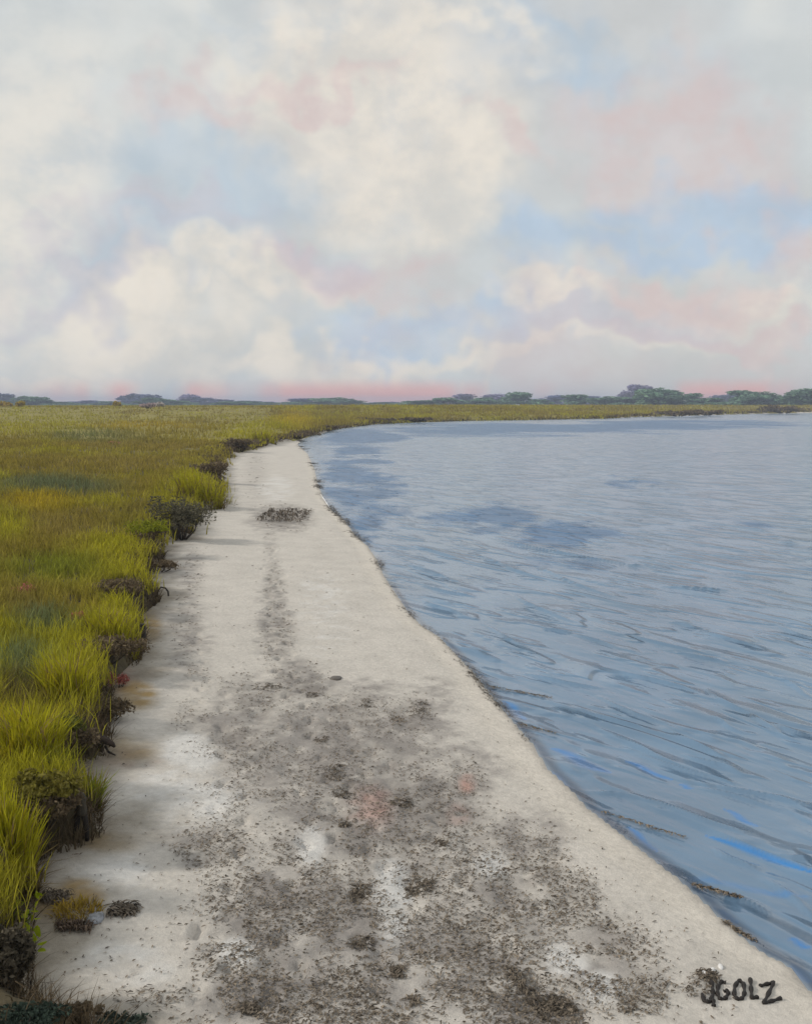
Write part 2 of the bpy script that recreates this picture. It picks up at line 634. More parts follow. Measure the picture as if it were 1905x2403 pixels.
def ellipses(px, z=0.2):
    """patches given at points of the photograph, turned into patches on the ground"""
    o = []
    for e in px:
        u, v, ru, rv = e[:4]
        c = flat_at(u, v, z)
        a, bb = flat_at(u, v - rv * 0.5, z), flat_at(u, v + rv * 0.5, z)
        o.append((c[0], c[1], ru * c[1] / F, abs(a[1] - bb[1]), c[0] / c[1]) + tuple(e[4:]))
    return o


def eval_ell(E, x, y, mode='max'):
    r = np.zeros(np.shape(x))
    for cx, cy, rx, ry, sk_, w in E:
        d = np.sqrt(((x - cx - sk_ * (y - cy)) / rx) ** 2 + ((y - cy) / ry) ** 2)
        g = w * (1 - sstep(0.35, 1.3, d))
        r = np.maximum(r, g)
    return r


CHURN = ellipses([(780, 1800, 300, 210, .5), (680, 2150, 250, 230, .5), (1130, 2130, 270, 230, .5), (960, 1960, 330, 120, .5), (640, 1660, 190, 110, .5), (700, 2370, 420, 60, .6), (1420, 2220, 150, 110, .45), (600, 1090, 25, 60, .4), (668, 1205, 70, 34, 1.0), (500, 1190, 70, 20, .4), (455, 1340, 28, 60, .45), (440, 1480, 40, 70, .6),
                  (455, 1580, 55, 28, .5), (635, 1260, 18, 45, .4), (645, 1370, 28, 80, .7), (650, 1480, 50, 80, .7), (700, 1600, 90, 60, .8),
                  (600, 1640, 70, 50, .8), (830, 1670, 120, 70, .85), (975, 1660, 50, 50, .75), (560, 1740, 120, 60, .85), (640, 1800, 75, 40, .7),
                  (850, 1750, 140, 80, .8), (800, 1850, 120, 90, .95), (1000, 1870, 160, 75, .95), (1090, 1810, 60, 70, .5), (900, 1950, 150, 70, .85),
                  (520, 1990, 120, 60, .7), (640, 2120, 115, 100, .95), (850, 2130, 65, 130, .95), (990, 2050, 75, 60, .95), (620, 2220, 95, 100, .85),
                  (660, 2340, 190, 70, .95), (870, 2290, 65, 85, .7), (1190, 2230, 75, 100, .75), (1160, 2090, 60, 110, .75), (1270, 2000, 80, 80, .75),
                  (1340, 2070, 75, 70, .7), (1270, 2370, 110, 60, .95), (1210, 2310, 70, 60, .85), (1410, 2180, 80, 70, .6), (1500, 2280, 80, 70, .7),
                  (1640, 2285, 40, 35, .7), (1180, 1990, 60, 60, .7), (450, 1690, 60, 50, .45), (1060, 1830, 70, 40, .7), (440, 1400, 25, 60, .4)])
DAMP = ellipses([(760, 1760, 330, 160, .75), (900, 1900, 330, 140, .7), (720, 2150, 300, 200, .6), (1000, 2250, 420, 170, .5), (600, 1640, 120, 70, .6), (1020, 1610, 80, 50, .6), (1240, 1920, 130, 60, .75), (860, 1610, 120, 40, .6), (960, 1700, 130, 80, .8), (700, 1590, 80, 60, .6),
                 (830, 1860, 260, 160, .75), (560, 1720, 170, 80, .7), (640, 2150, 180, 160, .65), (650, 2340, 230, 90, .8), (1180, 2150, 130, 160, .6),
                 (1260, 2360, 150, 80, .75), (1060, 1790, 180, 90, .7), (1400, 2200, 150, 130, .5), (480, 1990, 140, 70, .55), (650, 1210, 90, 40, .6),
                 (440, 1470, 70, 120, .5), (640, 1440, 60, 110, .5), (280, 2150, 110, 40, .3), (430, 1330, 60, 70, .5), (800, 1600, 90, 25, .5)])
PALE = ellipses([(920, 2080, 60, 120, .8), (420, 1880, 220, 90, .6), (450, 1770, 90, 60, .9), (560, 2240, 60, 40, 1.0), (1330, 2220, 70, 50, .9),
                 (1410, 2290, 70, 50, .7), (300, 2280, 160, 60, .6), (250, 2050, 150, 70, .6), (730, 1980, 50, 70, .7), (1150, 2000, 60, 50, .6),
                 (650, 1140, 60, 40, .5), (760, 1400, 80, 120, .4)])
ROSE = ellipses([(870, 1880, 60, 60, .7), (1095, 1812, 22, 22, .9), (1075, 1890, 30, 30, .5), (265, 1600, 60, 40, 1.0), (300, 1790, 80, 25, .6), (1780, 2400, 50, 14, .8)])
OCHRE = ellipses([(320, 1640, 55, 35, .9), (190, 2115, 60, 35, 1.0), (130, 2140, 90, 45, .9), (350, 1475, 30, 40, .8), (300, 1770, 70, 30, .5), (215, 1990, 120, 25, .6)])


def beach_z(x, y, s=None, bb=None):
    x, y = np.asarray(x, float), np.asarray(y, float)
    if s is None:
        s, bb = shore_sd(x, y), veg_sd(x, y)
    near = 1 - sstep(120, 260, y)
    z = np.where(s > 0, 0.02 + 0.045 * np.clip(s, 0, 0.5) / 0.5 + 0.045 * np.clip(s - 0.3, 0, 6), 0.25 * s)
    z = np.clip(z, -1.0, 0.34)
    ch = eval_ell(CHURN, x, y)
    onl = sstep(0.15, 0.7, s)
    z = z + onl * near * (0.035 * (fbm(x * 1.1, y * 0.8, 3) - 0.5) + (0.012 + 0.06 * ch) * (fbm(x * 5, y * 4, 11, 4, 0.6) - 0.5))
    # trodden hollows
    hol = vnoise(x * 3.3, y * 2.4, 40)
    z = z - onl * near * ch * 0.045 * sstep(0.62, 0.85, hol)
    v = sstep(-0.02, 0.28, bb)
    z = z + v * (0.22 + 0.22 * fbm(x * 0.5, y * 0.35, 21)) + sstep(1.0, 12, bb) * (0.20 + 0.35 * (fbm(x * 0.07, y * 0.05, 29) - 0.4))
    z = z + 2.4 * sstep(3.0, 60, bb) * sstep(190, 330, y)
    return z


def ground(u, v):
    """the point of the ground seen at a point of the photograph"""
    d = ray(u, v)
    z = 0.2
    for _ in range(14):
        t = (z - CAM_Z) / d[2]
        z = 0.5 * z + 0.5 * float(beach_z(np.array([d[0] * t]), np.array([d[1] * t]))[0])
    t = (z - CAM_Z) / d[2]
    return np.array([d[0] * t, d[1] * t, z])


def axis(lo, fine0, fine1, hi, step, g):
    mid = np.arange(fine0, fine1, step)
    up, st, p = [], step, mid[-1]
    while p < hi:
        st *= g
        p += st
        up.append(min(p, hi))
    dn, st, p = [], step, fine0
    while p > lo:
        st *= g
        p -= st
        dn.append(max(p, lo))
    return np.array(dn[::-1] + list(mid) + up)


xs = axis(-3500, -3.4, 3.0, 3400, 0.04, 1.08)
ys = axis(-60, 6.6, 19, 3500, 0.045, 1.013)
X, Y = np.meshgrid(xs, ys)
x, y = X.ravel(), Y.ravel()
s, bb = shore_sd(x, y), veg_sd(x, y)
z = beach_z(x, y, s, bb)
e_damp, e_churn, e_pale = eval_ell(DAMP, x, y), eval_ell(CHURN, x, y), eval_ell(PALE, x, y)
nX, nY = len(xs), len(ys)
# footprints of people who walked the beach
rf = np.random.default_rng(8)
Zb = z.reshape(X.shape)
for line in ([(640, 2420), (700, 2120), (760, 1880), (690, 1650), (645, 1450), (630, 1250)], [(1250, 2420), (1190, 2200), (1080, 1980), (900, 1780), (700, 1580)],
             [(470, 2420), (520, 2100), (560, 1800), (450, 1560), (430, 1350)], [(900, 2420), (880, 2250), (860, 2000), (800, 1720)]):
    P0 = np.array([flat_at(u_, v_, 0.2) for u_, v_ in line])
    for a_, b_ in zip(P0[:-1], P0[1:]):
        L_ = np.linalg.norm(b_ - a_)
        dv = (b_ - a_) / L_
        pv_ = np.array([-dv[1], dv[0]])
        for q_ in range(int(L_ / 0.36)):
            c_ = a_ + dv * (q_ * 0.36 + rf.normal(0, 0.05)) + pv_ * ((0.10 if q_ % 2 else -0.10) + rf.normal(0, 0.05))
            if rf.random() < 0.15:
                continue
            ja, jb = np.searchsorted(ys, (c_[1] - 0.45, c_[1] + 0.45))
            ia, ib = np.searchsorted(xs, (c_[0] - 0.45, c_[0] + 0.45))
            tw_ = rf.normal(0, 0.15)
            d2 = np.array([dv[0] * math.cos(tw_) - dv[1] * math.sin(tw_), dv[0] * math.sin(tw_) + dv[1] * math.cos(tw_)])
            rx, ry = X[ja:jb, ia:ib] - c_[0], Y[ja:jb, ia:ib] - c_[1]
            al, ac = rx * d2[0] + ry * d2[1], -rx * d2[1] + ry * d2[0]
            rr = np.sqrt((al / 0.15) ** 2 + (ac / (0.055 + 0.012 * np.sign(al))) ** 2)
            dep = rf.uniform(0.020, 0.045)
            Zb[ja:jb, ia:ib] += -dep * (1 - sstep(0.55, 1.05, rr)) + 0.35 * dep * np.exp(-((rr - 1.3) / 0.3) ** 2)
z = Zb.ravel()
# colour of the sand and of the soil
sandc = np.zeros((len(x), 3))
sandc[:] = (0.59, 0.553, 0.503)
wob = 0.25 + 1.35 * fbm(x * 2.6, y * 2.0, 55, 5, 0.65)
brk = fbm(x * 5.0, y * 4.0, 57, 5, 0.65) - 0.5
k = (0.95 * sstep(0.12, 0.78, e_damp * wob * 0.9 + 1.1 * brk) * sstep(0.0, 0.25, e_damp))[:, None]
sandc = sandc * (1 - k) + k * np.array([0.33, 0.305, 0.285])
k = np.clip(0.85 * e_churn * (fbm(x * 9, y * 7, 60) * 1.8 - 0.3), 0, 1)[:, None]
sandc = sandc * (1 - k) + k * np.array([0.22, 0.20, 0.185])
k = (0.85 * sstep(0.2, 0.8, e_pale * wob + 1.0 * brk) * sstep(0.0, 0.25, e_pale))[:, None]
sandc = sandc * (1 - k) + k * np.array([0.70, 0.685, 0.66])
k = np.clip(eval_ell(ROSE, x, y) * (fbm(x * 8, y * 6, 71) * 2 - 0.4), 0, 1)[:, None] * 0.6
sandc = sandc * (1 - k) + k * np.array([0.52, 0.27, 0.22])
k = np.clip(eval_ell(OCHRE, x, y) * (fbm(x * 6, y * 5, 75) * 2.0), 0, 1)[:, None] * 0.85
sandc = sandc * (1 - k) + k * np.array([0.40, 0.255, 0.075])
lip = ((1 - sstep(0.25, 0.6, s + 0.25 * (fbm(x * 1.5, y * 1.0, 80) - 0.5))) * sstep(-0.02, 0.05, s))[:, None] * 0.8
sandc = sandc * (1 - lip) + lip * np.array([0.66, 0.61, 0.54])
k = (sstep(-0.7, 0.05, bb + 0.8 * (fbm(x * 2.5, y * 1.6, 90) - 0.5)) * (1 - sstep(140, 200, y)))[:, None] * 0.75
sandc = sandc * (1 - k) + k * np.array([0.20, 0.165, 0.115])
wet = ((1 - sstep(0.03, 0.13, s + 0.10 * (fbm(x * 3, y * 2, 83) - 0.5))) * (1 - sstep(70, 140, y)))[:, None] * 0.22
sandc = sandc * (1 - wet) + wet * np.array([0.24, 0.215, 0.185])
soilc = (np.array([0.085, 0.068, 0.035]) + np.array([0.16, 0.14, 0.0]) * sstep(40, 130, y)[:, None]) * (0.7 + 0.6 * fbm(x * 0.6, y * 0.4, 95))[:, None]
V = np.stack([x, y, z], 1)
ii, jj = np.meshgrid(np.arange(nX - 1), np.arange(nY - 1))
q0 = (jj * nX + ii).ravel()
quads = np.stack([q0, q0 + 1, q0 + 1 + nX, q0 + nX], 1)
cen_b = bb[quads].mean(1)
for nm, sel, cc, mt in (('beach', cen_b <= 0.02, sandc, M_SAND), ('marsh_ground', cen_b > 0.02, soilc, M_SOIL)):
    qq = quads[sel]
    used = np.unique(qq)
    remap = np.zeros(len(x), int)
    remap[used] = np.arange(len(used))
    o = link(nm, make_mesh(nm, V[used], [remap[qq]], cc[used], True), mt)
    tag(o, 'pale sandy beach strip along the bay' if nm == 'beach' else 'dark peaty ground under the marsh plants', kind='structure')

# ------------------------------------------------------------------ water
WAVES = [(1573, 1462, 1634, 1473), (1643, 1483, 1770, 1516), (1475, 1492, 1615, 1527), (1597, 1534, 1690, 1555), (1409, 1567, 1601, 1614),
         (1353, 1492, 1442, 1520), (1278, 1480, 1334, 1485), (1236, 1586, 1386, 1614), (1405, 1642, 1545, 1698), (1292, 1651, 1480, 1705),
         (1662, 1625, 1812, 1717), (1554, 1710, 1704, 1789), (1414, 1717, 1559, 1780), (1667, 1684, 1732, 1717), (1812, 1703, 1905, 1731),
         (1489, 1768, 1685, 1831), (1610, 1773, 1718, 1806), (1662, 1841, 1891, 1888), (1653, 1853, 1803, 1892), (1503, 1876, 1718, 1946),
         (1676, 1960, 1905, 2045), (1674, 1998, 1765, 2040), (1826, 2007, 1905, 2021), (1381, 1857, 1480, 1871), (1800, 2071, 1905, 2150),
         (1406, 1111, 1563, 1148), (1788, 1254, 1894, 1283), (1147, 1266, 1439, 1322), (1462, 1327, 1568, 1330), (973, 1282, 1063, 1311),
         (956, 1327, 1057, 1361), (1113, 1305, 1243, 1350), (1254, 1333, 1411, 1395), (990, 1378, 1091, 1398), (1203, 1400, 1304, 1450),
         (995, 1412, 1080, 1445), (1563, 1378, 1692, 1386), (1080, 1520, 1170, 1550), (1130, 1470, 1250, 1530), (1820, 1470, 1905, 1500),
         (1400, 1950, 1480, 1990), (1560, 2010, 1660, 2065), (1700, 2100, 1790, 2140), (1820, 1590, 1890, 1630)]
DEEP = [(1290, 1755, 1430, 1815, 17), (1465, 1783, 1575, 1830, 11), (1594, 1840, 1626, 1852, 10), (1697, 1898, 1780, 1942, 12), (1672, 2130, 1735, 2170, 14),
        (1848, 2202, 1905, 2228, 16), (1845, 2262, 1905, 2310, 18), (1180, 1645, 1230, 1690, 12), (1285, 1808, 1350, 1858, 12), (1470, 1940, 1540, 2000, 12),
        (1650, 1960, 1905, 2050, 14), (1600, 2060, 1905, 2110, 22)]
GUST = ellipses([(840, 1080, 90, 90, .9), (1140, 1215, 170, 45, 1.0), (1330, 1245, 190, 45, .95), (1150, 1003, 360, 16, 1.0), (1600, 996, 360, 16, 1.0), (850, 1020, 110, 30, .9), (1480, 1125, 110, 22, .6),
                 (1330, 1330, 200, 40, .35), (1700, 1230, 160, 25, .5), (1350, 1560, 120, 40, .3)], 0.0)
wx = axis(-60, -0.4, 6.6, 3390, 0.026, 1.045)
wy = axis(-59, 6.5, 21, 700, 0.04, 1.011)
WX, WY = np.meshgrid(wx, wy)
x, y = WX.ravel(), WY.ravel()
z = np.zeros(len(x))
fade = 1 / (1 + (y / 60.0) ** 2)
th = R(60)
ax_, ay_ = math.cos(R(-30)), math.sin(R(-30))       # across the crests
acr = x * math.cos(R(30)) + y * math.sin(R(30))
alo = -x * math.sin(R(30)) + y * math.cos(R(30))
z += fade * 0.03 * (fbm(acr * 1.3, alo * 0.33, 5, 3) - 0.5)
z += fade * 0.022 * (fbm(acr * 4.6, alo * 0.9, 9, 3) - 0.5)
deep = np.zeros(len(x))


def seg_coords(P, Q, x, y):
    d = Q - P
    L = np.linalg.norm(d)
    d = d / L
    n = np.array([-d[1], d[0]])
    if n[1] > 0:
        n = -n            # towards the viewer
    rx, ry = x - P[0], y - P[1]
    return (rx * d[0] + ry * d[1]) / L, rx * n[0] + ry * n[1], L


rngw = np.random.default_rng(12)
extra = []
for k in range(0):
    vv = 1240 + 1100 * rngw.random() ** 1.2
    uu = rngw.uniform(900, 1990)
    L = rngw.uniform(70, 230) * (vv - 900) / 800
    extra.append((uu, vv, uu + L, vv + L * rngw.uniform(0.2, 0.42)))
strands_px = []
for n_, wv in enumerate(WAVES):
    P_, Q_ = flat_at(wv[0], wv[1]), flat_at(wv[2], wv[3])
    P_, Q_ = P_ - 0.15 * (Q_ - P_), Q_ + 0.2 * (Q_ - P_)
    if shore_sd(np.array([P_[0], Q_[0]]), np.array([P_[1], Q_[1]])).max() > -0.1:
        if n_ >= len(WAVES):
            continue
    lo, hi = np.minimum(P_, Q_) - 1.0, np.maximum(P_, Q_) + 1.0
    ia, ib = np.searchsorted(wx, (lo[0], hi[0]))
    ja, jb = np.searchsorted(wy, (lo[1], hi[1]))
    if ia >= ib or ja >= jb:
        continue
    tt, dd, L = seg_coords(P_, Q_, WX[ja:jb, ia:ib], WY[ja:jb, ia:ib])
    dist_ = 0.5 * (P_[1] + Q_[1])
    wd = (0.018 + 0.0013 * dist_) * (1.0 if n_ < len(WAVES) else 0.8)
    A = wd * (1.15 if n_ < len(WAVES) else rngw.uniform(0.45, 1.1))
    dd = dd + 0.9 * wd * np.sin(tt * 6 + n_) + 0.10 * L * (tt - 0.5) ** 2
    prof = np.where(dd > 0, np.exp(-(dd / (0.6 * wd)) ** 2), np.exp(-(dd / (1.6 * wd)) ** 2))
    Zg = z.reshape(WX.shape)
    Zg[ja:jb, ia:ib] += A * prof * np.clip(4 * tt * (1 - tt), 0, 1) ** 0.8
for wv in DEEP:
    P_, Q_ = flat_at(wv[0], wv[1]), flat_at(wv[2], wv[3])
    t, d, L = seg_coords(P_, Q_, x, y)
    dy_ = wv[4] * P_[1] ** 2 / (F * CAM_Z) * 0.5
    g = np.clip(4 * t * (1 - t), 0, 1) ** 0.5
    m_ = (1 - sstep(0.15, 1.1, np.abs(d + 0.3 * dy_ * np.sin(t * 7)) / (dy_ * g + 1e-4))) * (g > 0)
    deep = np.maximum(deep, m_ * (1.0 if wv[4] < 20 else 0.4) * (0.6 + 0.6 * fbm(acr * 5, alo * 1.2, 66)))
s = shore_sd(x, y)
gust = np.clip(np.maximum(sstep(0.25, 0.95, eval_ell(GUST, x, y) + 2.0 * (np.where(y < 90, fbm(x * 0.5, y * 0.22, 33, 5, 0.6), fbm(x * 0.06, y * 0.05, 34, 5, 0.6)) - 0.5) * sstep(0.0, 0.3, eval_ell(GUST, x, y))), 0.22), 0, 1)
z *= sstep(0.02, 0.45, -s) * 0.9 + 0.1
edge = sstep(-0.20, -0.08, s) * (1 - sstep(-0.06, 0.0, s)) * sstep(0.36, 0.55, fbm(x * 0.9, y * 0.55, 47)) * (1 - sstep(60, 110, y)) * 0.85
shallow = 0.6 * sstep(-0.13 - 0.004 * y, 0.0, s + 0.15 * (fbm(x * 2, y, 44) - 0.5)) * (1 - sstep(120, 200, y) * 0.7)
i2, j2 = np.meshgrid(np.arange(len(wx) - 1), np.arange(len(wy) - 1))
q0 = (j2 * len(wx) + i2).ravel()
q = np.stack([q0, q0 + 1, q0 + 1 + len(wx), q0 + len(wx)], 1)
keep = (s[q].min(1) < 0.6)
q = q[keep]
used = np.unique(q)
remap = np.zeros(len(x), int)
remap[used] = np.arange(len(used))
me = make_mesh('water', np.stack([x, y, z], 1)[used], [remap[q]], None, True, {'deep': deep[used], 'gust': gust[used], 'shallow': shallow[used], 'edge': edge[used]})
tag(link('water', me, M_WATER), 'rippled grey blue water of the bay', kind='structure')

# ------------------------------------------------------------------ marsh grass
LIME, OLIVE, TAN = np.array([.45, .425, .018]), np.array([.32, .262, .04]), np.array([.37, .29, .075])
TEAL, DARK, YEL = np.array([.14, .20, .11]), np.array([.10, .076, .045]), np.array([.52, .39, .02])
STRAW, BROWN, GREEN = np.array([.27, .20, .09]), np.array([.20, .15, .06]), np.array([.25, .29, .025])
PATCH = [(240, 1018, 130, 20, TEAL), (60, 985, 200, 16, LIME), (420, 1000, 160, 25, OLIVE), (330, 1060, 240, 30, TAN), (130, 1135, 170, 24, TEAL),
         (90, 1170, 90, 26, YEL), (20, 1225, 60, 40, LIME), (200, 1235, 130, 35, TAN), (470, 1120, 80, 50, LIME), (420, 1150, 70, 40, LIME),
         (270, 1260, 80, 25, LIME), (320, 1195, 60, 30, BROWN), (300, 1320, 110, 40, LIME), (120, 1320, 130, 40, GREEN), (60, 1390, 70, 40, BROWN),
         (110, 1430, 90, 30, TEAL), (270, 1430, 80, 45, LIME), (180, 1400, 70, 30, OLIVE), (60, 1520, 70, 60, TEAL), (160, 1560, 80, 80, LIME),
         (60, 1690, 90, 90, LIME), (10, 1690, 40, 60, YEL), (120, 1700, 40, 60, GREEN), (100, 1860, 100, 80, DARK), (190, 1830, 50, 60, GREEN),
         (30, 1960, 60, 140, LIME), (330, 1000, 140, 10, YEL), (690, 985, 40, 12, YEL), (600, 1000, 60, 20, LIME), (560, 1020, 70, 15, LIME),
         (250, 1590, 60, 40, DARK), (30, 1590, 60, 40, DARK), (280, 1540, 60, 30, DARK), (20, 2240, 60, 110, DARK), (120, 2395, 150, 30, TEAL)]
PE = [e for e in ellipses([p[:4] + (1.0,) for p in PATCH], 0.9)]


def marsh_colour(x, y):
    n1, n2 = fbm(x * 0.22, y * 0.07, 101), fbm(x * 0.5, y * 0.2, 102)
    c = OLIVE + (LIME - OLIVE) * sstep(0.42, 0.68, n1)[:, None]
    c = c + (TAN - c) * (sstep(0.5, 0.7, n2) * 0.5)[:, None]
    for e, p in zip(PE, PATCH):
        w = eval_ell([e], x, y)[:, None] * (0.5 if p[4] is TAN or p[4] is BROWN else 0.85)
        c = c * (1 - w) + p[4] * w
    return c


rng = np.random.default_rng(4)


BARE = ellipses([(130, 1930, 110, 70, 1), (190, 1965, 70, 60, 1), (175, 1770, 90, 50, 1), (250, 1690, 75, 35, 1), (265, 1545, 80, 35, 1), (285, 1398, 75, 26, 1),
                 (372, 1342, 50, 18, 1), (428, 1255, 65, 28, 1), (350, 1275, 45, 16, 1), (492, 1118, 45, 14, 1), (562, 1060, 38, 10, 1), (85, 2190, 40, 70, 1),
                 (100, 2150, 60, 60, 1), (332, 1520, 26, 22, 1), (240, 1770, 50, 30, 1), (160, 2420, 60, 40, 1)], 0.55)


def tufts(acc, n, y0, y1, per, hgt, seg, xr=(-0.56, 0.5), pw=1.0, spread=0.12, lean=0.5, minb=0.02, maxb=None, xmax=None):
    got = 0
    tries = 0
    while got < n and tries < 40:
        tries += 1
        m_ = n * 2
        yy = y0 * (y1 / y0) ** (rng.random(m_) ** pw)
        xx = yy * rng.uniform(xr[0], xr[1], m_)
        b_ = veg_sd(xx, yy)
        ok = (b_ > minb) & (eval_ell(BARE, xx, yy) < 0.45)
        if maxb is not None:
            ok &= b_ < maxb
        xx, yy = xx[ok][:n - got], yy[ok][:n - got]
        if not len(xx):
            continue
        got += len(xx)
        zz = beach_z(xx, yy)
        cc = marsh_colour(xx, yy) * rng.uniform(0.75, 1.25, (len(xx), 1))
        sz = rng.uniform(0.6, 1.3, len(xx))
        X_ = np.repeat(np.arange(len(xx)), per)
        sp = spread * (1 + 0.010 * yy[X_])
        bx, by = xx[X_] + rng.normal(0, 1, len(X_)) * sp, yy[X_] + rng.normal(0, 1, len(X_)) * sp
        base = np.stack([bx, by, zz[X_] - 0.03], 1)
        h_ = hgt * sz[X_] * rng.uniform(0.55, 1.15, len(X_))
        w_ = np.maximum(0.010, 0.0010 * yy[X_]) * rng.uniform(0.7, 1.3, len(X_))
        tip = cc[X_] * rng.uniform(0.8, 1.25, (len(X_), 1))
        c0 = tip * 0.45 + STRAW * 0.35
        blades(acc, rng, base, h_, w_, c0, tip, seg, lean)


g1 = Acc()
tufts(g1, 3600, 7.0, 28, 22, 0.34, 3, xr=(-0.56, 0.0), minb=0.16, spread=0.10)
tufts(g1, 4600, 28, 100, 13, 0.42, 2, xr=(-0.56, 0.0), spread=0.16)
tufts(g1, 5200, 100, 900, 8, 0.62, 1, xr=(-0.5, 0.05), spread=0.35, minb=0.4)
tufts(g1, 5200, 150, 760, 8, 0.95, 1, xr=(-0.12, 0.55), spread=0.35, minb=0.4, maxb=90)
o = link('marsh_grass', g1.mesh('marsh_grass'), M_GRASS)
tag(o, 'yellow green and olive marsh grass spreading to the horizon', 'grass', kind='stuff')


# dead brown grass, thatch and roots hanging over the edge of the bank
acc = Acc()
ev = VE[(VE[:, 1] > 5.5) & (VE[:, 1] < 600)]
sl = np.linalg.norm(np.diff(ev, axis=0), axis=1)
wgt = sl / (0.5 * (ev[:-1, 1] + ev[1:, 1])) ** 1.0
wgt /= wgt.sum()
n_ = 34000
si = rng.choice(len(sl), n_, p=wgt)
fr = rng.random(n_)[:, None]
pt = ev[si] * (1 - fr) + ev[si + 1] * fr
dr = (ev[si + 1] - ev[si]) / sl[si][:, None]
nr = np.stack([-dr[:, 1], dr[:, 0]], 1)
off_ = np.abs(rng.normal(0, 1, n_)) * (0.16 + 0.006 * pt[:, 1]) * (0.3 + 1.4 * fbm(pt[:, 0] * 1.3, pt[:, 1] * 0.8, 140)) - 0.05
pt = pt + nr * off_[:, None]
nz = fbm(pt[:, 0] * 2.0, pt[:, 1] * 1.2, 141)
ok = nz > 0.28
pt, nz = pt[ok], nz[ok]
bz = beach_z(pt[:, 0], pt[:, 1])
hh_ = (0.10 + 0.32 * nz) * rng.uniform(0.5, 1.2, len(pt)) * (1 + pt[:, 1] / 170)
cb = np.array([0.125, 0.094, 0.058]) * rng.uniform(0.4, 1.5, (len(pt), 1))
blades(acc, rng, np.stack([pt[:, 0], pt[:, 1], bz - 0.03], 1), hh_, np.maximum(0.009, 0.0010 * pt[:, 1]) * rng.uniform(0.6, 1.4, len(pt)), cb * 0.8, cb * 1.1, 3, 0.9)
tag(link('dead_grass', acc.mesh('dead_grass'), M_GRASS), 'dead brown grass and roots fringing the bank above the sand', 'grass', kind='stuff')

# ------------------------------------------------------------------ plants that stand out
def grass_clump(u, v, hpx, wpx, col, label, thick=1.0, n=None, lean=0.45, name='grass_clump', cat='grass clump'):
    g = ground(u, v)
    d = math.hypot(g[0], g[1])
    hgt, rad = hpx * d / F, 0.5 * wpx * d / F
    root = thing(name, label, cat, (g[0], g[1], g[2]))
    n = n or int(240 + 900 * min(1.0, rad))
    a, r = rng.uniform(0, 2 * np.pi, n), rad * np.sqrt(rng.random(n)) * 0.85
    px_, py_ = r * np.cos(a), r * np.sin(a)
    zz = beach_z(px_ + g[0], py_ + g[1]) - g[2] - 0.03
    cc = np.array(col) * rng.uniform(0.7, 1.3, (n, 1))
    yl = rng.random(n) < 0.12
    cc[yl] = cc[yl] * 0.5 + YEL * 0.5
    dd_ = rng.random(n) < 0.16
    cc[dd_] = STRAW * rng.uniform(0.7, 1.4, (dd_.sum(), 1))
    acc = Acc()
    h_ = hgt * rng.uniform(0.4, 1.08, n) * (1 - 0.35 * (r / rad) ** 2)
    blades(acc, rng, np.stack([px_, py_, zz], 1), h_, rng.uniform(0.010, 0.022, n) * thick * max(1, d / 16), cc * 0.5 + STRAW * 0.2, cc, 4, lean,
           az=a + rng.normal(0, 1.3, n))
    link('blades', acc.mesh('blades'), M_GRASS, root)
    acc = Acc()
    k_ = n // 2
    a, r = rng.uniform(0, 2 * np.pi, k_), rad * np.sqrt(rng.random(k_))
    px_, py_ = r * np.cos(a), r * np.sin(a)
    zz = beach_z(px_ + g[0], py_ + g[1]) - g[2] - 0.03
    cc = BROWN * rng.uniform(0.4, 1.2, (k_, 1))
    blades(acc, rng, np.stack([px_, py_, zz], 1), hgt * rng.uniform(0.2, 0.5, k_), rng.uniform(0.010, 0.02, k_) * thick * max(1, d / 16), cc, cc * 1.1, 3, 0.9)
    link('thatch', acc.mesh('thatch'), M_GRASS, root)
    return root


